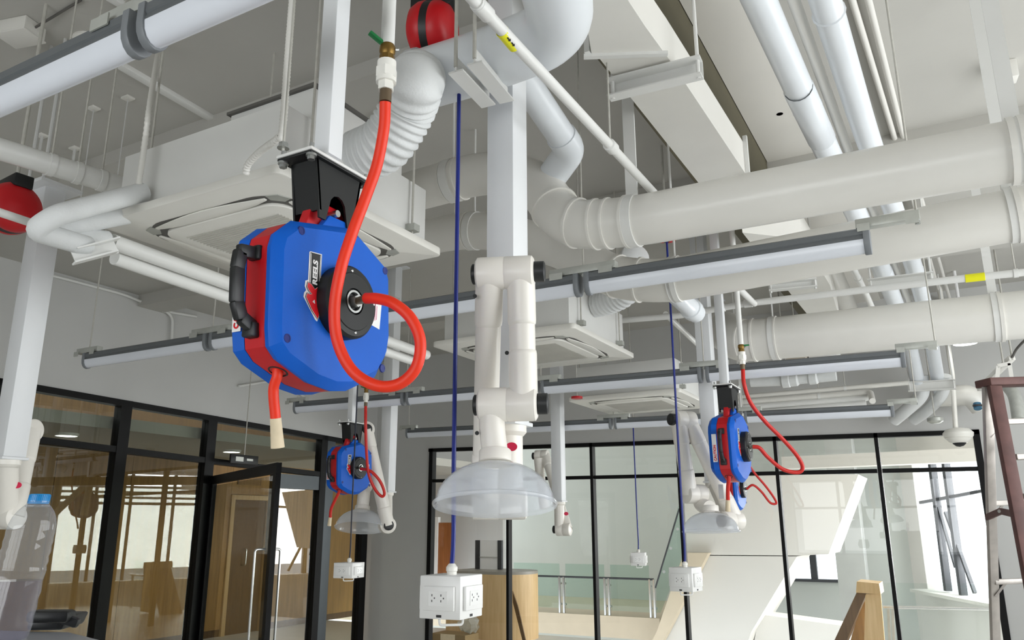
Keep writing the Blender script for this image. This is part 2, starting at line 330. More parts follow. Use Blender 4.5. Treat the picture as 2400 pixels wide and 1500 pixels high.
# ---- far wall
def fz(x): return 2.575+(x+6.28)*(2.445-2.575)/6.52       # top of far glazing
def ftz(x): return 2.14+(x+6.27)*(2.07-2.14)/6.48
XA, XB = -6.28, .245
mb = MB(); mb.span((XL-.14, YF, 0), (XA, YF+.12, HC)); mb.span((XB, YF, 0), (XR, YF+.12, HC))
mb.prism([(XA, YF, fz(XA)), (XB, YF, fz(XB)), (XB, YF, HC), (XA, YF, HC)], (0, .12, 0))
struct('wall_far', mb, WALL)
fw = thing('window_4', None, None, (-3, YF+.05, 0)); tag(fw, kind='structure')
xs = [XA+.04, PY(1191, 1300, YF).x, PY(1388, 1120, YF).x, PY(1608, 1400, YF).x, PY(1822, 1105, YF).x, PY(2062, 1105, YF).x, XB-.03]
for i, x in enumerate(xs):
    ww = .06 if i in (0, 6) else .036
    part('mullion', MB().span((x-ww/2, YF-.02, 0), (x+ww/2, YF+.07, fz(x))), FRAME, fw)
def slab2(f, h0, h1, a, b, y0, y1): return MB().prism([(a, y0, f(a)+h0), (b, y0, f(b)+h0), (b, y0, f(b)+h1), (a, y0, f(a)+h1)], (0, y1-y0, 0))
part('head_rail', slab2(fz, -.045, 0, XA, XB, YF-.02, YF+.07), FRAME, fw)
for a, b in zip(xs, xs[1:]):
    a += .025; b -= .025
    part('transom', slab2(ftz, -.02, .02, a, b, YF-.01, YF+.06), FRAME, fw)
    part('upper_pane', MB().prism([(a, YF+.03, ftz(a)+.02), (b, YF+.03, ftz(b)+.02), (b, YF+.03, fz(b)-.045), (a, YF+.03, fz(a)-.045)], (0, .01, 0)), GLS, fw)
    part('lower_pane', MB().prism([(a, YF+.03, .02), (b, YF+.03, .02), (b, YF+.03, ftz(b)-.02), (a, YF+.03, ftz(a)-.02)], (0, .01, 0)), GLS, fw)

# ------------------------------------------------------------------ atrium beyond the far glazing
YA = 17.0
wa, wb = V((-.95, YA, 0)), V((2.6, 9.3, 0)); wd = (wb-wa).normalized(); wn = V((-wd.y, wd.x, 0))   # slanted window wall
def PW(x, y):
    r = ray(x, y); t = (wa-CAM).dot(wn)/r.dot(wn); return CAM+r*t
struct('ceiling_atrium', MB().prism([(-10, YF+.12, 3.9), (2.75, YF+.12, 3.9), (-.9, YA+.1, 3.9), (-10, YA+.1, 3.9)], (0, 0, .15)), STAIRW)
# back wall with a window opening low on its right
k0, k1 = PY(1845, 1300, YA).x, PY(1990, 1300, YA).x; kz0, kz1 = PY(1900, 1357, YA).z, PY(1900, 1180, YA).z
mb = MB(); mb.span((-12, YA, -4), (k0, YA+.12, 4)); mb.span((k1, YA, -4), (-.93, YA+.12, 4)); mb.span((k0, YA, -4), (k1, YA+.12, kz0)); mb.span((k0, YA, kz1), (k1, YA+.12, 4))
struct('wall_atrium_back', mb, GWALL)
wv = thing('window_5', None, None, (k0, YA, kz0)); tag(wv, kind='structure')
part('sill', MB().span((k0, YA-.06, kz0-.05), (k1, YA+.1, kz0)), DKMULL, wv)
xm = PY(1907, 1330, YA).x; part('mullion', MB().span((xm-.06, YA-.03, kz0), (xm+.06, YA+.08, kz1)), DKMULL, wv)
part('pane', MB().span((k0, YA+.05, kz0), (k1, YA+.06, kz1)), GLS, wv)
# slanted window wall on the right
s0 = PW(2150, 1200); s1 = PW(2420, 1200); zs0, zs1 = PW(2200, 1385).z, PW(2200, 1066).z
o0 = (s0-wa).dot(wd); o1 = (wb-wa).length-.3
def wseg(t0, t1, z0, z1): return [wa+wd*t0+V((0, 0, z0)), wa+wd*t1+V((0, 0, z0)), wa+wd*t1+V((0, 0, z1)), wa+wd*t0+V((0, 0, z1))]
L_ = (wb-wa).length; mb = MB()
for a in ((0, o0, -4, 4), (o0, L_, -4, zs0), (o0, L_, zs1, 4), (o1, L_, zs0, zs1)): mb.prism(wseg(*a), wn*.14)
struct('wall_atrium_right', mb, STAIRW)
wv = thing('window_6', None, None, s0); tag(wv, kind='structure')
for (xa, ya, xb, yb, tk) in ((2184, 1085, 2222, 1385, .10), (2214, 1068, 2258, 1395, .10), (2216, 1200, 2285, 1390, .05), (2200, 1190, 2240, 1330, .045)):
    part('mullion', MB().bar(PW(xa, ya), PW(xb, yb), tk, tk, wd), DKMULL, wv)
part('transom', MB().bar(PW(2158, 1178), PW(2330, 1146), .06, .05), DKMULL, wv)
part('sill', MB().prism(wseg(o0, o1, zs0-.05, zs0), -wn*.3), STAIRW, wv)
for k in range(7):
    z = 2.15+.115*k; part('louvre_slat', MB().prism(wseg(4.2, 7.4, z, z+.05), wn*.03), GALV, wv)
for t_ in (4.2, 5.1, 6.0, 6.7, 7.4): part('louvre_post', MB().prism(wseg(t_-.03, t_+.03, zs0, zs1), wn*.05), DKMULL, wv)
part('louvre_base', MB().prism(wseg(4.2, 7.4, 2.02, 2.08), wn*.05), DKMULL, wv)
part('pane', MB().prism(wseg(o0, o1, zs0, zs1), wn*.01), GLS, wv)
# stair: two plastered flights folded over each other
def poly(pts, y): return [PY(x, yy, y) for x, yy in pts]
struct('trim_5', MB().prism(poly([(1600, 1108), (2012, 1112), (1942, 1299), (1868, 1302), (1600, 1300)], 13.2), (0, 1.3, .0)), STAIRW)
struct('trim_6', MB().prism(poly([(1600, 1302), (1868, 1304), (1830, 1366), (1760, 1482), (1745, 1530), (1530, 1530), (1552, 1480)], 13.2), (0, 1.3, 0)), STAIRW)
struct('trim_7', MB().prism(poly([(1602, 1296), (1660, 1296), (1560, 1490), (1530, 1540), (1510, 1540), (1540, 1478)], 13.0), (0, .18, 0)), BEIGE)
struct('trim_8', MB().span((PY(1965, 1300, 16).x, 15.6, -4), (PY(2030, 1300, 16).x, 16.1, 3.9)), mat('grey_pillar_plaster', (158, 160, 156), .85, var=.03))
struct('trim_11', MB().bar(PY(1836, 1086, 12.0), PY(2310, 1066, 12.0), .25, .17), STAIRW)
# balcony slab and floors
struct('floor_balcony', MB().span((-12, 13.8, -.36), (PY(1545, 1440, 13.8).x, YA, -.0)), BEIGE)
struct('floor_lower', MB().span((-12, 9.1, -4.1), (3, YA+.1, -4)), FLOOR)
struct('trim_9', MB().prism(poly([(1780, 1440), (1985, 1468), (1985, 1540), (1760, 1540)], 13.6), (0, .6, 0)), STAIRW)
# balustrade on the balcony
bl = thing('glass_balustrade', 'green tinted glass balustrade with steel rail along the far balcony edge', 'railing', PY(1400, 1436, 13.85))
tz, rz_, bz = PY(1400, 1323, 13.85).z, PY(1400, 1354, 13.85).z, 0.0
px = [1200, 1312, 1322, 1418, 1428, 1524, 1534]
xx = [PY(p, 1400, 13.85).x for p in px]
part('top_rail', MB().cyl((xx[0], 13.85, rz_), (xx[-1], 13.85, rz_), .018, 10), DKMULL, bl)
for x in xx[1:]: part('post', MB().span((x-.015, 13.83, bz), (x+.015, 13.87, rz_)), CHROME, bl)
for a, b in ((0, 1), (2, 3), (4, 5)): part('glass_panel', MB().span((xx[a]+.02, 13.885, .08), (xx[b]-.02, 13.9, tz)), GLSG, bl)
for i in (1, 2, 3, 4, 5, 6):
    for z in (.15, rz_-.12): part('clamp', MB().cyl((xx[i], 13.86, z), (xx[i], 13.92, z), .022, 8), STEEL, bl)
s2 = thing('stair_balustrade', 'sloping green glass balustrade climbing beside the white stair', 'railing', PY(1545, 1436, 13.0))
part('glass_panel', MB().prism(poly([(1538, 1378), (1590, 1186), (1604, 1186), (1602, 1300), (1548, 1436), (1538, 1436)], 12.95), (0, .02, 0)), GLSG, s2)
part('hand_rail', MB().cyl(PY(1536, 1378, 12.93), PY(1592, 1192, 12.93), .014, 8), DKMULL, s2)
for x, y in ((1556, 1340), (1572, 1285), (1588, 1240)): part('clamp', MB().cyl(PY(x, y, 12.9), PY(x, y, 12.97), .025, 8), STEEL, s2)
s3 = thing('landing_balustrade', 'clear glass balustrade with steel rail right of the wooden lectern', 'railing', PY(2200, 1500, 10.8))
part('glass_panel', MB().prism(poly([(2066, 1366), (2330, 1369), (2345, 1560), (2085, 1560)], 10.82), (0, .015, 0)), GLSL2, s3)
part('top_rail', MB().cyl(PY(2070, 1423, 10.78), PY(2345, 1428, 10.78), .02, 10), CHROME, s3)
for x in (2082, 2092, 2330): part('post', MB().bar(PY(x, 1424, 10.78), PY(x+6, 1570, 10.78), .03, .03), GALV, s3)
# curved reception counter
c0 = PY(1136, 1340, 10.4); c1 = PY(1256, 1335, 10.6); zc = PY(1200, 1343, 10.0).z; rr = .42
cx = c1.x-rr; pl = [V((c0.x-.5, 10.15, 0)), V((cx, 10.15, 0))]+[V((cx+rr*math.sin(a*PI/10), 10.57-rr*math.cos(a*PI/10), 0)) for a in range(1, 10)]+[V((cx, 10.99, 0)), V((c0.x-.5, 10.99, 0))]
ct = thing('reception_counter', 'curved beech reception counter with rounded end behind the glass partition', 'counter', V((cx, 10.5, 0)))
part('body', MB().prism(pl, (0, 0, zc-.04)), WOODC, ct); part('top', MB().prism([p+V((0, 0, zc-.04)) for p in pl], (0, 0, .04)), mat('counter_top_grey', (150, 146, 138), .4), ct)
g = [PY(1201, 1385, 10.14), PY(1213, 1420, 10.14), PY(1236, 1520, 10.14), PY(1229, 1520, 10.14), PY(1202, 1412, 10.14)]
part('slanted_groove', MB().prism(g, (0, .02, 0)), WOODD, ct)
# board, door, bag and box behind the glass
q0, q1 = PY(1118, 1266, 10.7), PY(1181, 1346, 10.7); q1.z = max(q1.z, zc)
bd = thing('display_board', 'white board with dark side frame standing on the reception counter', 'board', V(((q0.x+q1.x)/2, 10.7, zc)))
part('panel', MB().span((q0.x+.06, 10.69, zc), (q1.x-.1, 10.72, q0.z)), STICK, bd); part('frame', MB().span((q0.x-.02, 10.68, zc), (q0.x+.06, 10.73, q0.z)), DKMULL, bd); part('frame', MB().span((q1.x-.1, 10.68, zc), (q1.x-.03, 10.73, q0.z)), DKMULL, bd)
part('shelf_line', MB().span((q0.x+.06, 10.675, zc+.17), (q1.x-.1, 10.69, zc+.18)), GALV, bd)
e0, e1 = PY(1028, 1225, 12.5), PY(1056, 1345, 12.5)
d3 = thing('door_3', None, None, (e0.x, 12.5, 0)); tag(d3, kind='structure')
part('leaf', MB().span((e0.x, 12.5, 0), (e1.x, 12.55, e0.z)), WOODO, d3); part('jamb', MB().span((e0.x-.14, 12.48, 0), (e0.x, 12.56, e0.z+.1)), STICK, d3)
bxq = PY(1010, 1484, 9.6); bx1 = PY(1090, 1484, 9.6)
cb = thing('cardboard_box', 'brown cardboard box just behind the glass under the front socket box', 'box', V(((bxq.x+bx1.x)/2, 9.75, 0)))
part('carton', MB().span((bxq.x, 9.6, 0), (bx1.x, 9.95, bxq.z)), mat('cardboard', (140, 118, 80), .8), cb); part('packing_tape', MB().span((bxq.x+.16, 9.597, .0), (bx1.x-.16, 9.6, bxq.z+.002)), TAPE, cb)
bgc = PY(1100, 1458, 9.78); mb = MB(); random.seed(3)
n = 14; prof = [(.08, 0), (.13, .03), (.15, .09), (.12, .15), (.07, .2), (.04, .22), (.07, .27)]
mb.lathe((bgc.x, 9.78, bxq.z+.035), (0, 0, 1), prof, n, (True, True))
for v in mb.v: v.x += random.uniform(-.03, .03); v.y += random.uniform(-.03, .03); v.z += random.uniform(-.03, .03)
solo('plastic_bag', mb, BAGM, 'crumpled clear plastic bag lying on the cardboard box behind the glass', 'bag', ang=20)
# wooden lectern seen at the right through the glass
lt = thing('wooden_lectern', 'beech lectern with slanted dark side behind the right glass panes', 'lectern', PY(2030, 1500, 10.2)*1)
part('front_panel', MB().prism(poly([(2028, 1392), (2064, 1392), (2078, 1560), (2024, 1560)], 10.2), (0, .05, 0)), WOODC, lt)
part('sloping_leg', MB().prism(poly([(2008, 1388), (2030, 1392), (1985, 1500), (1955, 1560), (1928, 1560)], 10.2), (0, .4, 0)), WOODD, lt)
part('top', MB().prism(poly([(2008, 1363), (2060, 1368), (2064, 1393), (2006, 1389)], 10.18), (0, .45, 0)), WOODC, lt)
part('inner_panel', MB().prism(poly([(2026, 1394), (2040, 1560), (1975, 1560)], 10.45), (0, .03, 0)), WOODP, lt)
# ------------------------------------------------------------------ linear light rows
def to_ceiling(p, r=.004, z0=None): return MB().cyl(V((p.x, p.y, z0 if z0 is not None else p.z)), V((p.x, p.y, HC+.01)), r, 8)
def linear_light(a, b, label, grp):
    a, b = V(a), V(b); d = (b-a).normalized(); sd = V((-d.y, d.x, 0)).normalized(); up = d.cross(sd); up = up if up.z > 0 else -up
    o = thing('linear_light', label, 'light', (a+b)/2, grp); a2, b2 = a+d*.022, b-d*.022
    def ext(prof, p, q): return MB().prism([p+sd*u+up*v for u, v in prof], q-p)
    part('housing', ext([(-.034, .004), (-.030, .020), (-.034, .024), (-.034, .044), (-.020, .052), (.020, .052), (.034, .044), (.034, .024), (.030, .020), (.034, .004)], a2, b2), GRAL, o, 'dark grey aluminium housing')
    arc = [(.033*math.cos(t*PI/8), -.046*math.sin(t*PI/8)) for t in range(9)]
    part('diffuser', ext([(.033, .004)]+arc+[(-.033, .004)], a2, b2), DIFF, o, 'opal diffuser', ang=50)
    for p, s in ((a, 1), (b, -1)):
        part('end_cap', ext([(.038, .05)]+[(.038*math.cos(t*PI/8), -.052*math.sin(t*PI/8)) for t in range(9)]+[(-.038, .05)], p, p+d*s*.024), GRCAP, o, bev=.003)
    return o
def light_row(A, B, n, which, first=0, skipr=()):
    A, B = V(A), V(B); L = (B-A)/n
    names = ['first', 'second', 'third', 'fourth']
    for i in range(first, n):
        linear_light(A+L*(i+.012), A+L*(i+.988), 'grey linear light, %s from the left in the %s' % (names[i], which), 'linear lights of the '+which)
    for i in range(first, n+1):
        q = A+L*i; d = L.normalized(); k = .16 if 0 < i < n else .11
        if i == 0: q = q+d*.03
        rt = HC+.01; ro = V((0, 0, 0)); 
        if i == n: q = q+d*.05; ro = d*.10
        if abs(q.x+2.38) < .53 and (abs(q.y-4.65) < .53 or abs(q.y-6.66) < .52): rt = 2.684 if q.y < 6 else 2.588
        br = thing('light_hanger', 'galvanised channel hanger and rod number %d of the %s' % (i+1, which) if False else
                   'galvanised channel with rod over the %s of the %s' % ({0: 'left end', n: 'right end'}.get(i, ['', 'first joint', 'middle joint', 'third joint'][min(i, 3)]), which), 'hanger', q+V((0, 0, .06)), 'hangers of the '+which)
        part('channel', MB().bar(q-d*k+V((0, 0, .072)), q+d*k+V((0, 0, .072)), .042, .036), GALV, br, bev=.003)
        part('rod', MB().cyl(q+ro+V((0, 0, .06)), V((q.x+ro.x, q.y+ro.y, rt)), .0045, 8), ROD, br)
        for s in (-1, 1): part('clip', MB().bar(q+d*s*k*.55+V((0, -.038, .048)), q+d*s*k*.95+V((0, -.038, .048)), .004, .03), GALV, br)
        part('nut', MB().cyl(q+ro+V((0, 0, .038)), q+ro+V((0, 0, .054)), .009, 6), STEEL, br)
rj = PZ(340, 78, 2.62); rl = PZ(0, 238, 2.62); ry = rl.y+(rj.x-rl.x)*0
light_row((rj.x-2.4, rl.y-.005, 2.62), (rj.x+2.4, rj.y+.002, 2.62), 4, 'front light row', 0)
light_row((-4.96, 3.12, 2.612), (-.16, 3.128, 2.588), 4, 'second light row')
light_row((-4.963, 5.06, 2.543), (-.164, 5.07, 2.485), 4, 'third light row')
light_row((-5.157, 6.948, 2.516), (-.359, 6.959, 2.426), 4, 'rear light row')

# ------------------------------------------------------------------ round ducts across the room
def rod_at(p, z0, nm='rod', r=.005): return MB().cyl((p.x, p.y, z0), (p.x, p.y, HC+.01), r, 8)
def big_duct(name, label, path, r, rings, hangers, material=WARM, grp=None, fr=.3):
    pts = fillet(path, fr, 8); o = thing(name, label, 'duct', path[0], grp)
    part('pipe', MB().tube(pts, r, 28), material, o, ang=50)
    # collars along the path by arc length fraction
    acc = [0]
    for a, b in zip(pts, pts[1:]): acc.append(acc[-1]+(b-a).length)
    def at(s_):
        for i in range(len(pts)-1):
            if acc[i+1] >= s_: t = (s_-acc[i])/max(1e-6, acc[i+1]-acc[i]); return pts[i].lerp(pts[i+1], t), (pts[i+1]-pts[i]).normalized()
        return pts[-1], (pts[-1]-pts[-2]).normalized()
    for px_, wdt, ex in rings:
        best = min(range(2000), key=lambda k: abs(px_of(at(acc[-1]*k/2000)[0])-px_)); p, d = at(acc[-1]*best/2000)
        part('collar', MB().lathe(p-d*wdt/2, d, [(r*.98, 0), (r+ex, 0), (r+ex, wdt), (r*.98, wdt)], 28), material, o, ang=50)
    for px_ in hangers:
        best = min(range(2000), key=lambda k: abs(px_of(at(acc[-1]*k/2000)[0])-px_)); p, d = at(acc[-1]*best/2000)
        part('strap', MB().lathe(p-d*.022, d, [(r*.99, 0), (r+.006, 0), (r+.006, .044), (r*.99, .044)], 28), WHT, o, ang=50)
        part('hanger_strip', MB().bar((p.x, p.y, p.z+r), (p.x, p.y, HC+.01), .008, .05, d) if px_ > 2300 or px_ == 1484 else MB().cyl((p.x, p.y, p.z+r), (p.x, p.y, HC+.01), .006, 8), WHT, o)
    return o
def px_of(p): q = p-CAM; return 1200+FPX*q.dot(RT)/q.dot(FW)
Y1, Y2 = 2.85, 3.6
p1 = [PY(2500, 331, Y1), PY(1478, 521, Y1), PY(1330, 530, Y1), PY(1248, 415, Y1+.1), PY(1140, 402, Y1+.15), PY(860, 478, Y1+.15)]
big_duct('round_duct', 'near large white round duct crossing above the second light row', p1, .102, [(1300, .012, .007), (1352, .012, .007), (1398, .01, .006), (1428, .01, .006), (1472, .012, .007), (1080, .012, .007), (1050, .01, .005), (2372, .02, .01), (2398, .02, .01)], [1484, 2383, 1062])
p2 = [PY(2500, 480, Y2), PY(1560, 660, Y2), PY(1440, 652, Y2), PY(1340, 590, Y2+.1), PY(1130, 530, Y2+.1), PY(860, 585, Y2+.1)]
big_duct('round_duct', 'second large white round duct just beyond and below the near one', p2, .108, [(1446, .012, .007), (1500, .012, .007), (1100, .012, .007), (1580, .012, .006), (2385, .02, .01)], [1584, 2374, 1112])
Y3 = 5.6
p3 = [PY(2560, 722, Y3), PY(1790, 795, Y3), PY(1735, 800, Y3), PY(1700, 776, Y3+.25)]
big_duct('round_duct', 'farther large white round duct ending in an elbow beside the right hose reel', p3, .148, [(1768, .014, .008), (1822, .012, .008), (1745, .012, .007), (2345, .02, .01)], [1815, 2335])
# slanting pvc branch with glossy elbow joining the near duct
br = thing('pvc_branch', 'glossy white pvc branch pipe with elbow running down to the near round duct', 'pipe', PY(1290, 420, Y1+.05))
pa, pb, pc = PY(1212, 165, 2.35), PY(1338, 352, Y1-.02), PY(1285, 425, Y1+.08)
part('pipe', MB().tube([pa, pa.lerp(pb, .85)], .060, 22), PVC, br, ang=50); part('elbow', MB().tube(fillet([pa.lerp(pb, .8), pb, pc], .1, 6), .066, 22), PVC, br, ang=50)
# wide elbow duct at the top of the picture, fed by a corrugated flexible hose
e = [PZ(965, 195, 3.02), PZ(1150, 140, 3.02), PZ(1322, 70, 3.02), PZ(1290, -80, 3.02), PZ(1250, -160, 3.02)]
tp = thing('elbow_duct', 'smooth white duct bending overhead beside the red cable reel', 'duct', e[1])
part('pipe', MB().tube(fillet(e, .3, 10), .10, 26), PVC, tp, ang=50)
ed = (e[1]-e[0]).normalized()
part('collar', MB().lathe(e[0]+ed*.02, ed, [(.099, 0), (.108, 0), (.108, .03), (.099, .03)], 26), PVC, tp, ang=50)
def flex_duct(label, path, r, amp, pitch, name='flexible_duct', material=INS):
    pts = spline(path, 40); acc = 0; out, rs = [pts[0]], [r]
    dense = []
    for a, b in zip(pts, pts[1:]):
        L = (b-a).length; k = max(1, int(L/(pitch/4)))
        for j in range(k): dense.append(a.lerp(b, j/k))
    s = 0; prev = dense[0]; rs = []
    for p in dense: s += (p-prev).length; prev = p; rs.append(r+amp*math.sin(2*PI*s/pitch))
    return solo(name, MB().tube(dense, rs, 22), material, label, 'duct', 'flexible ducts of the ceiling units', ang=60)
flex_duct('white corrugated flexible duct behind the front red hose', [P(842, 368, 2.62), P(905, 335, 2.55), P(955, 255, 2.5), P(975, 190, 2.45), e[0]+ed*.03], .086, .0045, .024)
flex_duct('white corrugated flexible duct above the middle ceiling air unit', [PY(1375, 715, 4.6), PY(1425, 705, 4.55), PY(1468, 680, 4.5), PY(1475, 625, 4.4), PY(1490, 600, 4.3)], .085, .005, .028)
# angle irons carrying the elbow duct, on rods
for i, (x, y) in enumerate(((1125, 190), (1160, 165))):
    c = PZ(x, y, 2.90-.0*i); d = V((.42, .9, 0)).normalized()
    q = thing('angle_iron', ('left' if i == 0 else 'right')+' white angle iron of the pair under the overhead elbow duct', 'bracket', c)
    p0, p1_ = PZ((1068, 1112)[i], (150, 130)[i], 2.9), PZ((1145, 1188)[i], (232, 222)[i], 2.9)
    part('web', MB().bar(p0, p1_, .006, .05), WHT, q); part('flange', MB().bar(p0+V((0, 0, -.025)), p1_+V((0, 0, -.025)), .05, .006), WHT, q)
    part('rod', MB().cyl(V((p0.x, p0.y, 2.89)), V((p0.x, p0.y, HC+.01)), .006, 8), ROD, q)
    

# rectangular ducts along the room
def rect_duct(label, pl, pr, zb, h, flare=True):
    o = thing('rectangular_duct', label, 'duct', (pl[0]+pr[0])/2)
    n = len(pl); mb = MB(); vs_ = []
    for a, b in zip(pl, pr): vs_ += [a, b, b+V((0, 0, h)), a+V((0, 0, h))]
    fs = [(0, 1, 2, 3), tuple(4*(n-1)+k for k in (3, 2, 1, 0))]
    for i in range(n-1):
        for k in range(4): fs.append((4*i+k, 4*i+(k+1) % 4, 4*i+4+(k+1) % 4, 4*i+4+k))
    mb.add(vs_, fs); part('casing', mb, WARM, o, ang=20)
    return o
zb = 3.2
L_pts = [PZ(1330, -60, zb), PZ(1376, 62, zb), PZ(1386, 124, zb), PZ(1404, 136, zb), PZ(1482, 234, zb), PZ(1640, 432, zb)]
R_pts = [PZ(1432, -60, zb), PZ(1512, 62, zb), PZ(1557, 124, zb), PZ(1566, 136, zb), PZ(1632, 234, zb), PZ(1748, 408, zb)]
rd = rect_duct('near white rectangular sheet metal duct beside the olive beam', L_pts, R_pts, zb, .17)
fl = MB()
for i in (2,): fl.bar(L_pts[i]+V((-.03, 0, -.006)), R_pts[i]+V((.012, 0, -.006)), .02, .012); fl.bar(L_pts[i]+V((-.012, 0, 0)), L_pts[i]+V((-.012, 0, .17)), .02, .03, (0, 1, 0))
part('flange', fl, WHT, rd); part('end_flange', MB().bar(R_pts[5]+V((.01, 0, -.02)), R_pts[5]+V((.01, 0, .20)), .02, .02, (0, 1, 0)), WHT, rd)
L2 = [PZ(1740, 545, zb), PZ(1862, 700, 3.15), PZ(1905, 752, 3.1)]; R2 = [PZ(1880, 560, zb), PZ(1945, 668, 3.15), PZ(1968, 748, 3.1)]
rect_duct('farther white rectangular duct below the second round duct', L2, R2, zb, .19)
def support_channel(label, a, b, hh=.07, dd=.05, grp=None, rods=True):
    o = thing('support_channel', label, 'bracket', (a+b)/2, grp); d = (b-a).normalized()
    sd = V((-d.y, d.x, 0))
    part('web', MB().bar(a, b, .006, hh), WHT, o)
    for s in (-1, 1): part('flange', MB().bar(a+V((0, 0, s*hh/2))+sd*dd/2*-1, b+V((0, 0, s*hh/2))+sd*dd/2*-1, dd, .006), WHT, o)
    for q in (a.lerp(b, .04), a.lerp(b, .96)) if rods else (): part('rod', MB().cyl(V((q.x, q.y, q.z-.04))-sd*.02, V((q.x, q.y, HC+.01))-sd*.02, .007, 8), WHT, o)
    return o
support_channel('white channel with rods holding up the near rectangular duct', PZ(1432, 218, 3.15), PZ(1648, 165, 3.15))
support_channel('white channel with rods holding up the farther rectangular duct', PZ(1802, 676, 3.08), PZ(1915, 665, 3.08), .05)
# sprinkler and service pipes along the room
def pipe(name, label, pts, r, material=WHT, fr=.1, hang=(), grp=None, cat='pipe', couplings=()):
    o = thing(name, label, cat, pts[0], grp); pp = fillet(pts, fr, 6) if len(pts) > 2 else pts
    part('tube', MB().tube(pp, r, 16), material, o, ang=50)
    for t, ex, wd_ in couplings:
        i = int(t); a, b = V(pts[i]), V(pts[i+1]); d = (b-a).normalized(); c = a.lerp(b, t-i)
        part('coupling', MB().lathe(c-d*wd_/2, d, [(r, 0), (r+ex, .004), (r+ex, wd_-.004), (r, wd_)], 16), material, o, ang=50)
    for t in hang:
        i = int(t); c = V(pts[i]).lerp(V(pts[i+1]), t-i)
        part('hanger_rod', MB().cyl(V((c.x, c.y, c.z+r*.5)), V((c.x, c.y, HC+.01)), .004, 8), ROD, o)
        d = (V(pts[i+1])-V(pts[i])).normalized(); part('clamp', MB().lathe(c-d*.012, d, [(r*.99, 0), (r+.004, 0), (r+.004, .024), (r*.99, .024)], 16), WHT, o, ang=50)
    return o
zt_ = 2.865; ta, tb = PZ(1085, -28, zt_), PZ(1535, 455, zt_)
sp = pipe('sprinkler_pipe', 'slim white pipe with a yellow tape band in front of the square column', [ta, PZ(1185, 80, zt_), PZ(1440, 352, zt_), tb], .017, WHT, .01, (0.35, 1.95), couplings=((1.96, .006, .05), (.45, .005, .06)))
y0_, y1_ = PZ(1176, 72, zt_), PZ(1206, 108, zt_); yd = (y1_-y0_)
part('yellow_tape', MB().lathe(y0_, yd, [(.0172, 0), (.0185, .001), (.0185, yd.length), (.0172, yd.length+.001)], 18), YEL, sp, 'yellow tape band with black arrows', ang=50)
ARR = MB()
for k in (.3, .62):
    c = y0_+yd*k; t = (CAM-c).normalized(); t = (t-yd.normalized()*t.dot(yd.normalized())).normalized(); b_ = yd.normalized(); s_ = t.cross(b_)
    q = c+t*.0188; ARR.prism([q-b_*.010-s_*.002, q+b_*.002-s_*.002, q+b_*.002-s_*.005, q+b_*.010, q+b_*.002+s_*.005, q+b_*.002+s_*.002, q-b_*.010+s_*.002], t*.0006)
part('printed_arrows', ARR, BLKP, sp)
def ins_duct(label, pts, r, rings): return pipe('insulated_pipe', label, pts, r, PVC, .25, (), 'paired insulated pipes on the right', couplings=rings)
r1 = [PZ(1752, -60, 3.48), PZ(1900, 270, 3.4), PZ(2063, 622, 3.3), PZ(2108, 735, 3.24)]; r1.append(V((r1[-1].x+.02, 8.0, 3.16))); r1.append(V((r1[-1].x+.02, 8.55, 2.75)))
ins_duct('thick white insulated pipe, left of the pair running along the right side', r1, .062, ((.93, .006, .012), (1.0, .004, .5), (2.2, .004, .25)))
r2 = [PZ(1915, -60, 3.5), PZ(2025, 300, 3.42), PZ(2140, 620, 3.32), PZ(2172, 735, 3.25)]; r2.append(V((r2[-1].x, 8.0, 3.16))); r2.append(V((r2[-1].x+.01, 8.55, 2.78)))
ins_duct('thick white insulated pipe, right of the pair running along the right side', r2, .058, ((.2, .006, .012), (2.2, .004, .25)))
r3 = [PZ(1838, -60, 3.52), PZ(1985, 345, 3.44), PZ(2102, 632, 3.34), PZ(2140, 735, 3.27)]; r3.append(V((r3[-1].x+.02, 8.0, 3.2)))
pipe('service_pipe', 'slim warm white pipe between the two thick insulated pipes', r3, .024, WARM, .2, (1.5,))
pipe('conduit', 'left conduit of the flat pair fixed to the ceiling beside the right insulated pipe', [PZ(1985, -40, HC-.03), PZ(2095, 318, HC-.03), PZ(2220, 750, 3.75)], .016, WARM, .1)
pipe('conduit', 'right conduit of the flat pair fixed to the ceiling beside the right insulated pipe', [PZ(2025, -40, HC-.03), PZ(2115, 312, HC-.03), PZ(2240, 750, 3.75)], .016, WARM, .1)
support_channel('white channel cradling the insulated pipes beyond the second round duct', PY(2036, 672, 5.75), PY(2190, 654, 5.75), .075, .06)
support_channel('white channel cradling the insulated pipes near the back wall', PY(2128, 908, 8.35), PY(2240, 902, 8.35), .085, .06)
pipe('insulated_elbow', 'left foil wrapped pipe turning down above the rear light row', [PY(2160, 880, 8.4), PY(2165, 925, 8.45), PY(2120, 965, 8.6), PY(2095, 985, 8.7)], .06, INS, .12)
pipe('insulated_elbow', 'right foil wrapped pipe turning down above the rear light row', [PY(2215, 880, 8.4), PY(2210, 925, 8.5), PY(2170, 965, 8.7), PY(2140, 985, 8.8)], .055, INS, .12)
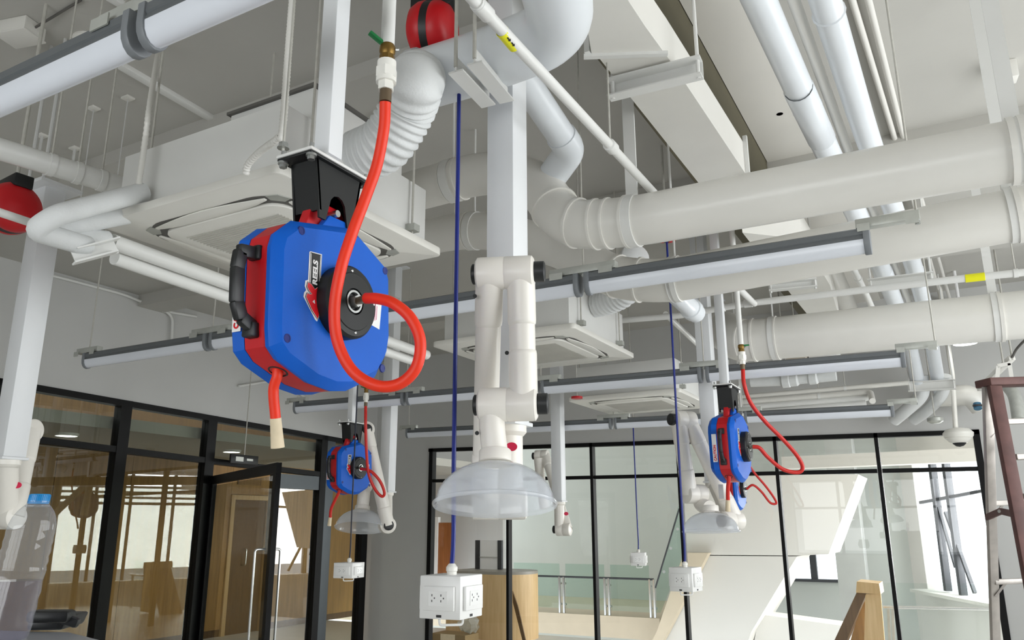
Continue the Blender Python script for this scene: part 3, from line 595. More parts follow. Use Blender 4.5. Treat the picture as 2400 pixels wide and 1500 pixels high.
# slim pipe crossing with yellow tape on the right and its branch to the right reel
hp_ = [PY(2480, 630, 5.2), PY(2240, 655, 5.2), PY(1745, 712, 5.2), PY(1590, 740, 5.2), PY(1440, 752, 5.2)]
cp = pipe('air_pipe', 'slim white air pipe crossing below the farther rectangular duct with yellow tape', hp_, .022, WHT, .02, (.4, 2.4), couplings=((1.98, .006, .06), (2.35, .006, .06)))
a_, b_ = PY(2262, 653, 5.2), PY(2308, 648, 5.2); yd = b_-a_
part('yellow_tape', MB().lathe(a_, yd, [(.0222, 0), (.0245, .001), (.0245, yd.length), (.0222, yd.length+.001)], 16), YEL, cp, 'yellow tape band', ang=50)
pipe('air_pipe', 'slim white pipe slanting down to the air pipe behind the right column', [PY(1705, 650, 4.4), PY(1768, 712, 5.18)], .02, WHT)
pipe('air_pipe', 'slim white pipe slanting towards the middle ceiling unit with yellow tape end', [PY(1560, 736, 5.2), PY(1650, 822, 6.6)], .02, WHT)
pg = pipe('drain_pipe', 'large glossy white drain pipe end under the second light row', [PY(1560, 665, 3.7), PY(1610, 715, 4.25), PY(1632, 735, 4.4)], .055, PVC, .05, couplings=((1.5, .008, .06),))
pipe('service_pipe', 'slim white pipe ending in an open elbow right of the farther rectangular duct', [PZ(1990, 610, 3.25), PZ(2030, 690, 3.2), PZ(2050, 735, 3.2)], .022, WHT, .05, (.5,))
pipe('round_branch', 'pale round branch duct rising behind the farther rectangular duct', [PZ(1935, 610, 3.45), PZ(1985, 720, 3.4)], .085, WARM)
# pipes bunched up near the back wall
for i, (lab, xa, ya, xb, yb, r) in enumerate((('topmost beige pipe of the bundle near the back wall', 1640, 938, 2130, 897, .022), ('second beige pipe from the top of the bundle near the back wall', 1640, 950, 2040, 919, .028),
        ('third white pipe from the top of the bundle near the back wall', 1640, 963, 2035, 932, .03), ('lowest white pipe of the bundle near the back wall', 1640, 980, 2030, 945, .032))):
    pipe('service_pipe', lab, [PY(xa, ya, 8.2), PY(xb, yb, 8.2)]+([PY(2045, 940, 7.95)] if i == 1 else []), r, WARM if i < 2 else WHT, .05, (.72,) if i in (0, 1) else ())
lm = thing('wrapped_pipe', 'lumpy white wrapped pipe and valve below the third light row on the right', 'pipe', PY(1880, 888, 7.6)); 
part('pipe', MB().tube([PY(1760, 895, 7.6), PY(1830, 892, 7.6), PY(1960, 880, 7.6)], .05, 16), INS, lm)
for x, y, r in ((1842, 892, .068), (1860, 890, .062), (1905, 886, .06)): c = PY(x, y, 7.6); part('wrapping', MB().lathe(c-V((.05, 0, 0)), (1, 0, 0), [(.045, 0), (r, .02), (r, .08), (.045, .1)], 16), INS, lm)
part('hand_wheel', MB().lathe(PY(1905, 874, 7.5), (0, -.4, 1), [(.02, 0), (.085, .008), (.085, .022), (.02, .03)], 18, (True, True)), GALV, lm)
part('hanger_rod', MB().cyl(PY(1842, 889, 7.6), V((PY(1842, 889, 7.6).x, 7.6, HC)), .006, 8), ROD, lm)
gb = thing('junction_box', 'brownish flat junction box below the farther round duct', 'box', PY(1865, 840, 7.4)); q0, q1 = PY(1845, 836, 7.4), PY(1893, 848, 7.4)
part('body', MB().span((q0.x, 7.3, q1.z), (q1.x, 7.5, q0.z+.05)), mat('brown_grey_box', (176, 166, 152), .6), gb, bev=.005); part('hanger_rod', MB().cyl(((q0.x+q1.x)/2, 7.4, q0.z+.04), ((q0.x+q1.x)/2, 7.4, HC), .005, 8), ROD, gb)
wbx = thing('cover_panel', 'white flat panel box hanging right of the brownish junction box', 'box', PY(1940, 835, 7.45)); q0, q1 = PY(1896, 828, 7.45), PY(1965, 850, 7.45)
part('body', MB().span((q0.x, 7.4, q1.z), (q1.x, 7.7, q0.z+.1)), WHT, wbx, bev=.006); part('hanger_rod', MB().cyl((q0.x+.1, 7.55, q0.z), (q0.x+.1, 7.55, HC), .006, 8), ROD, wbx)
# lit surface downlight on a stem
dl = PY(2262, 806, 8.3); o = thing('downlight', 'lit round white downlight left of the ladder top', 'light', dl)
part('housing', MB().lathe(dl, (0, 0, 1), [(.10, 0), (.10, .03), (.085, .05)], 24, (False, True)), STICK, o); part('lens', MB().lathe(dl+V((0, 0, .004)), (0, 0, 1), [(.001, 0), (.092, 0)], 24), LAMP, o); part('stem', MB().cyl(dl+V((0, 0, .05)), V((dl.x, dl.y, HC+.01)), .015, 10), STICK, o)
# ------------------------------------------------------------------ hose reels
OCT = [(-.213, .085), (-.205, .117), (-.160, .160), (.030, .206), (.062, .203), (.175, .150), (.192, .120), (.205, -.045), (.197, -.090), (.160, -.150), (.055, -.200), (.000, -.208), (-.070, -.200), (-.170, -.163), (-.196, -.140), (-.203, -.10)]
def oct_ring(mb, layers):   # layers: (x, inset)
    n = len(OCT); base = len(mb.v)
    for x, s in layers:
        for y, z in OCT:
            L = math.hypot(y, z); k = (L-s)/L; mb.v.append(V((x, y*k, z*k)))
    for i in range(len(layers)-1):
        for k in range(n): mb.f.append((base+i*n+k, base+i*n+(k+1) % n, base+(i+1)*n+(k+1) % n, base+(i+1)*n+k))
    mb.f.append(tuple(base+k for k in range(n))[::-1]); mb.f.append(tuple(base+(len(layers)-1)*n+k for k in range(n))); return mb
def shift(mb, o): mb.v = [p+o for p in mb.v]; return mb
def logo(t, o):
    B_ = lambda y, z, x=0: o+V((x, y, z))
    # white die-cut backing, black word box, outlined red letters; the words read upwards
    red = [(-.1165, .0212), (-.1064, .0194), (-.0937, .0103), (-.0752, .0271), (-.0711, .0216), (-.074, .013), (-.0846, .0037), (-.0865, -.0049), (-.079, -.0035), (-.0724, -.0063), (-.0733, -.0171), (-.0827, -.0178), (-.0843, -.0262), (-.0784, -.0373), (-.0755, -.0419), (-.0796, -.0546), (-.0988, -.0386), (-.1196, -.0133), (-.1171, -.0047), (-.1083, -.0048), (-.1015, -.0023), (-.1123, .0038), (-.1185, .011)]
    eye = [(-.0999, -.0199), (-.0938, -.0137), (-.0912, -.0231)]
    back = [(-.117, .0948), (-.1138, .0968), (-.0763, .1007), (-.0756, .0323), (-.0678, .0261), (-.0658, .0184), (-.0713, .0071), (-.0671, -.0017), (-.0675, -.0165), (-.0741, -.0262), (-.0715, -.0440), (-.079, -.0613), (-.0859, -.0580), (-.1265, -.0143), (-.1256, -.0049), (-.1199, .0026), (-.1246, .011), (-.124, .024), (-.1156, .0279)]
    def grow(ps, g):
        n = len(ps); r = []; A_ = sum(ps[i][0]*ps[(i+1) % n][1]-ps[(i+1) % n][0]*ps[i][1] for i in range(n)); sg = 1 if A_ > 0 else -1
        for i in range(n):
            p0, p1, p2 = V(ps[i-1]+(0,)), V(ps[i]+(0,)), V(ps[(i+1) % n]+(0,)); d1 = (p1-p0).normalized(); d2 = (p2-p1).normalized()
            nn_ = (V((d1.y, -d1.x, 0))+V((d2.y, -d2.x, 0)))*sg; nn_ = nn_.normalized(); q = p1+nn_*g*1.15; r.append((q.x, q.y))
        return r
    st = part('logo_sticker', MB().prism([B_(y, z, .0003) for y, z in back], (.0008, 0, 0)), STICK, t, 'white die-cut sticker with the red and black logo')
    part('word_box', MB().prism([B_(y, z, .0011) for y, z in ((-.1140, .0945), (-.0783, .0985), (-.0783, .0208), (-.0942, .007), (-.1110, .0205))], (.0004, 0, 0)), BLKP, st)
    part('box_line', MB().prism([B_(y, z, .0015) for y, z in ((-.1129, .0925), (-.1112, .0925), (-.1080, .0234), (-.1097, .0229))], (.0002, 0, 0)), STICK, st)
    part('box_line', MB().prism([B_(y, z, .0015) for y, z in ((-.0815, .097), (-.0800, .0972), (-.0800, .028), (-.0815, .0275))], (.0002, 0, 0)), STICK, st)
    part('letters_outline', MB().prism([B_(y, z, .0016) for y, z in grow(red, .0022)], (.0004, 0, 0)), BLKP, st)
    part('letters_rim', MB().prism([B_(y, z, .0021) for y, z in grow(red, .0009)], (.0003, 0, 0)), STICK, st)
    part('letters', MB().prism([B_(y, z, .0025) for y, z in red], (.0004, 0, 0)), REDP, st, 'red letters AK')
    part('letter_eye', MB().prism([B_(y, z, .003) for y, z in eye], (.0003, 0, 0)), STICK, st)
    textpart('word', 'REELS', .0205, B_(-.0875, .0215, .0016), (0, -.0025, .075), (0, -1, -.03), STICK, st, .0004, .05, .0, .0008, 1.12)
def hose_reel(hub, label, hosepath, tail, hr, hose_mat, full=True):
    o = V(hub); t = thing('hose_reel', label, 'hose reel', o, 'air hose reels')
    part('front_shell', shift(oct_ring(MB(), [(-.036, .004), (-.022, 0), (-.018, .002), (0, .021)]), o), BLUE, t, 'blue plastic shell', ang=25)
    part('middle_band', shift(oct_ring(MB(), [(-.100, .012), (-.096, .004), (-.040, .004), (-.034, .010)]), o), RED, t, 'red plastic band', ang=25)
    part('rear_shell', shift(oct_ring(MB(), [(-.152, .024), (-.132, .002), (-.128, 0), (-.098, .004)]), o), BLUE, t, 'blue plastic shell', ang=25)
    for y, z in ((-.145, .137), (.160, .128), (.165, -.128), (-.166, -.118)):
        part('screw_recess', MB().lathe(o+V((-.002, y, z)), (1, 0, 0), [(.011, 0), (.010, .003), (.0075, .003)], 14, (False, False)).lathe(o+V((-.002, y, z)), (1, 0, 0), [(.0076, .0022), (.0001, .0022)], 14), mat('recess_navy', (0, 34, 120), .5), t, 'dark navy screw recess')
    hp = part('hub_plate', MB().lathe(o, (1, 0, 0), [(.088, -.01), (.088, .030), (.082, .037), (.070, .038), (.068, .040), (.032, .041)], 40, (False, False)), BLKM, t, 'black round hub cover', ang=30)
    part('hub_well', MB().lathe(o, (1, 0, 0), [(.033, .041), (.030, .030), (.0001, .030)], 28), BLK, hp)
    for a in range(4):
        a_ = PI/4*(2*a)+.15; part('hub_screw', MB().lathe(o+V((.038, .074*math.cos(a_), .074*math.sin(a_))), (1, 0, 0), [(.0038, 0), (.003, .002), (.0001, .0028)], 10), STEEL, hp)
    part('snap_ring', MB().lathe(o, (1, 0, 0), [(.0275, .036), (.0275, .041), (.0225, .041), (.0225, .036)], 24), STEEL, hp); part('axle_nut', MB().cyl(o+V((.03, 0, 0)), o+V((.052, 0, 0)), .015, 6), STEEL, hp)
    # carrying handle on the edge that faces the front
    hh = MB(); p = [o+V((-.070, -.200, .075)), o+V((-.070, -.252, .068)), o+V((-.070, -.256, .03)), o+V((-.069, -.252, -.045)), o+V((-.068, -.238, -.078)), o+V((-.067, -.195, -.098))]
    for a_, b_ in zip(p, p[1:]): hh.bar(a_, b_+(b_-a_).normalized()*.006, .030, .020, (1, 0, 0))
    part('carry_handle', hh, BLK, t, 'black carrying handle', bev=.005)
    for z in (.075, -.10): part('handle_foot', MB().box(o+V((-.069, -.204, z)), (.034, .028, .034)), BLK, t, bev=.005)
    # hose mouth and tail
    mo = o+V((-.067, -.122, -.176)); part('hose_mouth', MB().lathe(mo+V((0, .006, .012)), V((0, -.38, -1)), [(.032, 0), (.030, .010), (.020, .016), (.015, .008)], 22, (True, False)), BLK, t, 'black rubber hose mouth')
    dm = (mo-CAM).dot(FW); tail = [P(x_, y_, dm) for x_, y_ in tail]; tp_ = [mo+V((0, 0, .01)), mo-V((0, 0, .012))]+tail; td = (V(tail[-1])-V(tail[-2])).normalized(); ho = part('hose_tail', MB().tube(spline(tp_, 6), .0115, 14), hose_mat, t, 'orange red hose end wrapped in cream tape')
    e_ = V(tail[-1]); part('taped_end', MB().tube([e_-td*.002, e_+td*.02, e_+td*.045, e_+td*.064], [.0125, .0135, .0145, .0155], 12), TAPE, ho, 'cream tape')
    # stickers
    logo(t, o)
    w0 = part('warning_label', MB().prism([o+V((.0004, y, z)) for y, z in ((.1, .042), (.15, .037), (.145, -.032), (.1, -.025))], (.0008, 0, 0)), STICK, t, 'white label with pink print')
    for k in range(6): part('print_line', MB().span(o+V((.0012, .100+.006*k, .03-.004*(k % 2))), o+V((.0015, .1025+.006*k, -.016+.003*(k % 3)))), REDP if k == 0 else PINKP, w0)
    cl = part('caution_label', MB().prism([o+V(p_) for p_ in ((-.128, -.2125, .06), (-.102, -.2125, .06), (-.102, -.2045, -.098), (-.128, -.2045, -.098))], (0, -.0012, 0)), STICK, t, 'white label with red lettering')
    textpart('label_text', 'CAUTION', .020, o+V((-.1075, -.2068, -.092)), (0, -.008, .158), (-1, 0, 0), REDP, cl, .0003, off=.0008, bold=.0008)
    # yoke, bracket, top plate
    part('yoke', MB().prism([o+V((-.085, y, z)) for y, z in ((-.085, .165), (.105, .170), (.07, .235), (.04, .262), (-.03, .262), (-.06, .240))], (.03, 0, 0)), RED, t, 'red pivot yoke', bev=.004)
    part('yoke_cover', MB().prism([o+V((-.055, y, z)) for y, z in ((-.06, .17), (.075, .19), (.062, .228), (-.02, .226))], (.022, 0, 0)), BLUE, t, 'blue yoke cover', bev=.004)
    bm_ = MB(); yT, yB, zT, zB = .083, .062, .352, .205
    for x in (-.112, -.034):
        pr = [(-yT, zT), (yT, zT), (yB, zB), (.040, zB)]+[(.03*math.cos(a*PI/6), .245+.035*math.sin(a*PI/6)) for a in range(0, 7)]+[(-.040, zB), (-yB, zB)]
        bm_.prism([o+V((x, y, z)) for y, z in pr], (.006, 0, 0))
    for s in (-1, 1):
        bm_.prism([o+V((-.112, s*yT, zT)), o+V((-.028, s*yT, zT)), o+V((-.028, s*yB, zB+.02)), o+V((-.112, s*yB, zB+.02))], (0, -s*.006, 0))
    bk = part('bracket', bm_, BLKM, t, 'black tapered mounting bracket')
    part('pivot_pin', MB().cyl(o+V((-.118, 0, .235)), o+V((-.026, 0, .235)), .009, 12), STEEL, bk)
    part('mounting_flange', MB().span(o+V((-.126, -.116, .350)), o+V((-.016, .112, .357))), BLKM, t, bev=.002)
    part('steel_plate', MB().span(o+V((-.128, -.118, .3575)), o+V((-.014, .114, .3655))), WHT, t, 'white steel plate', bev=.002)
    for x in (-.117, -.026):
        for y in (-.104, .100): part('bolt', MB().cyl(o+V((x, y, .336)), o+V((x, y, .350)), .0095, 6).cyl(o+V((x, y, .345)), o+V((x, y, .3505)), .013, 16).cyl(o+V((x, y, .365)), o+V((x, y, .38)), .006, 8), STEEL, t)
    # swivel fitting and supply hose
    c1_ = o+V((.05, 0, 0)); c2_ = V(hosepath[-1])
    part('swivel_fitting', MB().tube([c1_, c1_.lerp(c2_, .5)+V((.01, 0, .0)), c2_], [.009, .0105, .0115], 12), CONN, t, 'bronze swivel fitting')
    part('supply_hose', MB().tube(spline(hosepath, 8), hr, 16), hose_mat, t, 'orange red supply hose', ang=60)
    return t
def post(label, x, y, z0, a=.05, name='reel_post', grp='square posts of the hose reels'):
    o = thing(name, label, 'post', V((x, y, z0)), grp)
    part('tube', MB().span((x-a/2, y-a/2, z0), (x+a/2, y+a/2, HC+.01)), COLW, o, bev=.004); part('ceiling_plate', MB().span((x-a, y-a, HC-.012), (x+a, y+a, HC+.005)), COLW, o)
    return o
def valve(label, base, r, lever_dir, green=True):
    o = thing('air_valve', label, 'valve', base, 'air valves over the hose reels'); b = V(base); U_ = V((0, 0, 1))   # base = lower end where the hose starts
    part('hose_fitting', MB().cyl(b, b+U_*.034, r*.72, 14), CONN, o, 'bronze hose fitting')
    part('coupling', MB().cyl(b+U_*.030, b+U_*.052, r*.95, 6).cyl(b+U_*.050, b+U_*.062, r*1.2, 16).cyl(b+U_*.060, b+U_*.085, r*1.3, 6).cyl(b+U_*.084, b+U_*.104, r*1.12, 16), PLAS, o, 'white plastic coupling')
    part('valve_body', MB().cyl(b+U_*.103, b+U_*.12, r*.9, 8).lathe(b+U_*.12, U_, [(r*.72, 0), (r*.95, .008), (r*.95, .022), (r*.72, .03)], 16, (True, True)), BRASS, o, 'aged brass ball valve')
    d = V(lever_dir).normalized(); s = b+U_*.14-d*.012
    part('lever', MB().bar(s, s+d*.06+U_*.012, .014, .008), GREEN if green else BRASS, o, 'green lever', bev=.002); part('lever_nut', MB().cyl(b+U_*.135+RT*r, b+U_*.135+RT*(r+.008), .005, 8), STEEL, o)
    part('supply_pipe', MB().cyl(b+U_*.148, V((b.x, b.y, HC+.01)), r*.82, 18), WHT, o, 'white supply pipe', ang=50)
    return o
H1 = V((-1.23, 1.385, 2.062))
va = P(903, 240, 1.80)
hp1 = [va, P(900, 300, 1.80), P(884, 385, 1.80), P(858, 460, 1.79), P(826, 545, 1.77), P(799, 630, 1.75), P(784, 720, 1.74), P(791, 800, 1.73), P(825, 868, 1.72), P(880, 903, 1.71), P(935, 900, 1.71), P(975, 862, 1.71), P(985, 800, 1.72), P(962, 745, 1.73), P(922, 711, 1.75), P(885, 700, 1.78), P(858, 699, 1.80)]
hose_reel(H1, 'large blue and red hose reel in the foreground with black carry handle', hp1, [(641, 915), (646, 982)], .0128, HOSE)
valve('air valve with green lever over the large front hose reel', va, .0195, P(872, 58, 1.78)-P(915, 85, 1.80))
pp = PZ(768, 372, 2.4275); post('white square post carrying the large front hose reel', pp.x, pp.y, 2.4275)
H2 = P(1742, 1047, 4.65); k2 = lambda x, y, d=4.55: P(x, y, d)
v2 = P(1741, 866, 4.6)
hose_reel(H2, 'blue and red hose reel hanging edge-on at the right with looped hose', [v2, k2(1744, 900), k2(1760, 945), k2(1795, 990), k2(1835, 1030), k2(1868, 1068), k2(1881, 1095), k2(1870, 1107), k2(1835, 1100), k2(1800, 1072), k2(1780, 1050), P(1764, 1047, 4.56)], [(1706, 1145), (1706, 1172)], .0115, HOSE2)
valve('air valve and long white pipe over the right hose reel', v2, .0195, (1, .2, -.2))
post('white square post carrying the right hose reel', H2.x-.082, H2.y+.0, H2.z+.3655, .05)
H3 = P(837, 1097, 6.3); v3 = P(857, 952, 6.2); k3 = lambda x, y, d=6.15: P(x, y, d)
hose_reel(H3, 'blue and red hose reel hanging in front of the dark glass partition', [v3, k3(857, 1000), k3(859, 1060), k3(864, 1110), k3(878, 1145), k3(894, 1163), k3(901, 1155), k3(890, 1127), k3(868, 1104), P(846, 1099, 6.2)], [(777, 1190), (774, 1213)], .0115, HOSE2)
valve('air valve over the hose reel by the dark glass partition', v3, .0185, (-1, -.2, .1))
post('white square post carrying the hose reel by the dark glass partition', H3.x-.082, H3.y, H3.z+.3655, .05)
H4 = P(1738, 1146, 7.9); v4 = P(1741, 1010, 7.85); k4 = lambda x, y, d=7.8: P(x, y, d)
hose_reel(H4, 'blue and red hose reel half hidden behind the right hose reel', [v4, k4(1743, 1060), k4(1762, 1100), k4(1795, 1140), k4(1815, 1168), k4(1819, 1180), k4(1805, 1178), k4(1785, 1153), k4(1765, 1137), P(1750, 1146, 7.82)], [(1713, 1205), (1713, 1222)], .0115, HOSE2)
valve('air valve over the half hidden hose reel', v4, .0185, (-1, 0, .1))
post('white square post carrying the half hidden hose reel', H4.x-.082, H4.y, H4.z+.3655, .05)

# ------------------------------------------------------------------ fume extraction arms on square columns
def column(label, x, y, zb_, a=.10, zt_=None):
    HT = zt_ or HC
    o = thing('ceiling_column', label, 'column', V((x, y, zb_)), 'square columns of the extraction arms')
    part('tube', MB().span((x-a/2, y-a/2, zb_), (x+a/2, y+a/2, HT+.01)), COLW, o, bev=.004)
    if zt_:
        for k_ in (-1, 1): part('hanger_rod', MB().cyl((x+k_*.06, y-.07, zt_-.01), (x+k_*.06, y-.07, HC+.01), .009, 8), WALL, o)
    part('end_flange', MB().span((x-a*.58, y-a*.58, zb_-.012), (x+a*.58, y+a*.58, zb_)), COLW, o, bev=.002)
    part('ceiling_plate', MB().span((x-a, y-a, HT-.012), (x+a, y+a, HT+.005)), COLW, o)
    return o
def joint(t, c, ax, half, r, rl):
    """horizontal swivel: a cylinder along ax whose ends carry black knobs"""
    ax = V(ax).normalized(); c = V(c)
    j = part('joint', MB().lathe(c-ax*half, ax, [(r*.80, 0), (r*.98, .006), (r, .014), (r, half-.003), (r*.965, half), (r, half+.003), (r, 2*half-.014), (r*.98, 2*half-.006), (r*.80, 2*half)], 30, (True, True)), ARMW, t, ang=40)
    for s, ex in ((-1, rl[0]), (1, rl[1])):
        if ex: part('knob', MB().lathe(c+ax*s*(half-.002), ax*s, [(r*.62, 0), (r*.62, ex), (r*.52, ex+.003), (r*.2, ex+.001)], 20, (False, True)), BLK, j, 'black friction knob')
    return j
def limb(t, a, b, r, collar=True, nm='tube'):
    a, b = V(a), V(b); q = part(nm, MB().tube([a, b], r, 26), ARMW, t, ang=50); d = (b-a); L = d.length; d.normalize()
    if collar and L > .3:
        for s0_, dr_ in ((0, 1), (L, -1)):
            part('sleeve', MB().lathe(a+d*s0_, d*dr_, [(r+.003, 0), (r+.0035, .14), (r+.002, .150), (r, .152)], 26), ARMW, t, ang=50)
    return q
def hood_at(t, c, ax, R, h, neck):
    prof = [(neck, h+.045), (neck+.004, h+.04), (neck+.004, h+.012), (neck+.012, h+.006)]
    part('hood_collar', MB().lathe(c, ax, prof, 30), ARMW, t, ang=40)
    pr = [(neck+.010, h)]+[(R*math.sin(a), h*math.cos(a)*.98+.012) for a in [math.asin((neck+.012)/R)+(PI/2-.12-math.asin((neck+.012)/R))*k/10 for k in range(11)]]
    pr += [(R*1.0, .014), (R*1.055, .010), (R*1.06, .004), (R*1.04, 0), (R*.985, .006)]
    inner = [(x-.0035, y-.002) for x, y in pr[::-1][4:]]
    part('hood', MB().lathe(c, ax, pr+inner, 48), HOOD, t, 'translucent frosted hood', ang=50)
def sticker_oval(t, c, up_, r1, r2, nm='sticker', material=MAGE, lab='crimson oval sticker'):
    n = (CAM-c).normalized(); s = V(up_).cross(n).normalized(); u = n.cross(s)
    part(nm, MB().prism([c+s*r1*math.cos(a*PI/10)+u*r2*math.sin(a*PI/10) for a in range(20)], n*.001), material, t, lab)
def arm(label, name_col, colp, zb_, A, axA, B, axB, C, axC, hood, hax, R, r=.04, offs=(-1, 1, 1, -1), half=.085, neckp=None, hoodon=True, base_r=.046, knobs=((.012, .03),)*3, ztop=None):
    column(name_col, colp.x, colp.y, zb_, zt_=ztop)
    t = thing('extraction_arm', label, 'extraction arm', V((colp.x, colp.y, zb_-.012)), 'fume extraction arms')
    A = V(A); axA = V(axA).normalized(); axB = V(axB).normalized()
    top = V((colp.x, colp.y, zb_-.012)); limb(t, top, V((colp.x, colp.y, A.z)) if (V((colp.x, colp.y, A.z))-A).length < .08 else A, base_r, False, 'base_tube')
    part('base_collar', MB().lathe(top, (0, 0, -1), [(base_r+.012, 0), (base_r+.012, .02), (base_r+.003, .03), (base_r, .032)], 26), ARMW, t, ang=40)
    joint(t, A, axA, half, r*1.28, knobs[0]); joint(t, B, axB, half, r*1.30, knobs[1])
    o = half*.54
    limb(t, A+axA*offs[0]*o, B+axB*offs[0]*o, r)
    if C is not None:
        axC = V(axC).normalized(); joint(t, C, axC, half, r*1.30, knobs[2]); limb(t, B+axB*offs[1]*o, V(C)+axC*offs[2]*o, r)
        hc = V(hood); ha = V(hax).normalized(); h = R*.70
        top_h = hc+ha*(h+.03); ne = V(C)+axC*offs[3]*o
        part('neck', MB().tube(fillet([ne, ne+V((0, 0, -1))*min(.12, (ne-top_h).length*.45), top_h], .06, 6), r*.98, 26), ARMW, t, ang=50)
        hood_at(t, hc, ha, R, h, r*1.12)
    return t
HR = V((RT.x, RT.y, 0)).normalized(); HF = V((FW.x, FW.y, 0)).normalized()
cc = P(1190, 990, 2.44)
t = arm('large ivory fume extraction arm with frosted hood in the centre', 'square white column above the central extraction arm', cc, cc.z, P(1170, 1180, 2.36), HR, P(1184, 640, 2.27), HR*.98-HF*.12, P(1190, 948, 2.22), HR*.98-HF*.12, P(1160, 1188, 2.13), V((0, 0, 1))*.985+HF*.17, .160, .037, half=.084, knobs=((0, 0), (.012, .03), (.012, .03)))
sticker_oval(t, P(1199, 1047, 2.33), (0, 0, 1), .017, .013)
part('side_sticker', MB().box(P(1249, 826, 2.235), (.004, .012, .045), M=Matrix((HR, HF, V((0, 0, 1)))).transposed()), MAGE, t, 'crimson sticker'); 
for x, y, d in ((1188, 827, 2.24), (1113, 694, 2.25), (1118, 1015, 2.2)): part('stop_screw', MB().cyl(P(x, y, d), P(x, y, d-.014), .006, 10), BLK, t)
c2 = P(1672, 1110, 5.25)
t = arm('ivory extraction arm folded behind the right hose reel', 'square white column behind the right reel post', c2, P(1672, 1128, 5.25).z, P(1714, 1221, 4.9), HR*.85+HF*.5, P(1602, 985, 5.0), HR*.9+HF*.45, P(1628, 1158, 4.95), HR*.9+HF*.45, P(1667, 1248, 4.8), V((0, 0, 1))*.995+HF*.05, .165, .046, offs=(1, -1, -1, 1), half=.075, knobs=((.02, .0), (.03, .0), (.0, .0)))
part('rating_label', MB().box(P(1690, 1152, 4.79), (.028, .003, .085), M=Matrix((HR, HF, V((0, 0, 1)))).transposed()), mat('grey_print_label', (160, 160, 160), .5), t, 'grey printed label')
c3 = P(909, 1100, 6.85)
t = arm('ivory extraction arm beside the hose reel by the dark partition', 'square white column left of the far glass wall', c3, P(909, 1152, 6.85).z, P(907, 1231, 6.6), HR*.35-HF*.94, P(857, 1008, 6.7), HR*.35-HF*.94, P(852, 1140, 6.75), HR*.35-HF*.94, P(845, 1238, 6.6), V((0, 0, 1))*.97+HF*.24, .205, .053, offs=(1, 1, 1, 1), half=.06, knobs=((.0, .02), (.0, .02), (.0, .0)))
c4 = P(1309, 1100, 7.35)
t = arm('distant ivory extraction arm below a column before the far glass', 'square white column right of the central frosted hood', c4, P(1309, 1174, 7.35).z, P(1321, 1241, 7.2), HR*.9-HF*.4, P(1270, 1068, 7.95), HR*.9-HF*.4, None, None, None, None, .1, .044, offs=(1, -1, 1, 1), half=.07, knobs=((.03, .0), (.03, .0), (.0, .0)))
limb(t, P(1262, 1075, 7.9), P(1276, 1192, 7.75), .044); sticker_oval(t, P(1327, 1204, 7.1), (0, 0, 1), .02, .016)
c5 = P(62, 800, 3.6)
t = arm('ivory extraction arm cut by the left picture edge above the bottle', 'square white column at the left edge', c5, P(38, 1078, 3.6).z, P(18, 1212, 3.55), HR*.9-HF*.3, P(60, 1010, 3.75), HR*.9-HF*.3, None, None, None, None, .1, .042, offs=(1, -1, 1, 1), half=.06, knobs=((.02, .0), (.0, .0), (.0, .0)), base_r=.042, ztop=P(108, 402, 3.6).z)
sticker_oval(t, P(40, 1137, 3.5), (0, 0, 1), .018, .014)
part('rating_label', MB().box(P(3, 1118, 3.53), (.03, .003, .08), M=Matrix((HR, HF, V((0, 0, 1)))).transposed()), mat('grey_print_label', (160, 160, 160), .5), t, 'grey printed label')

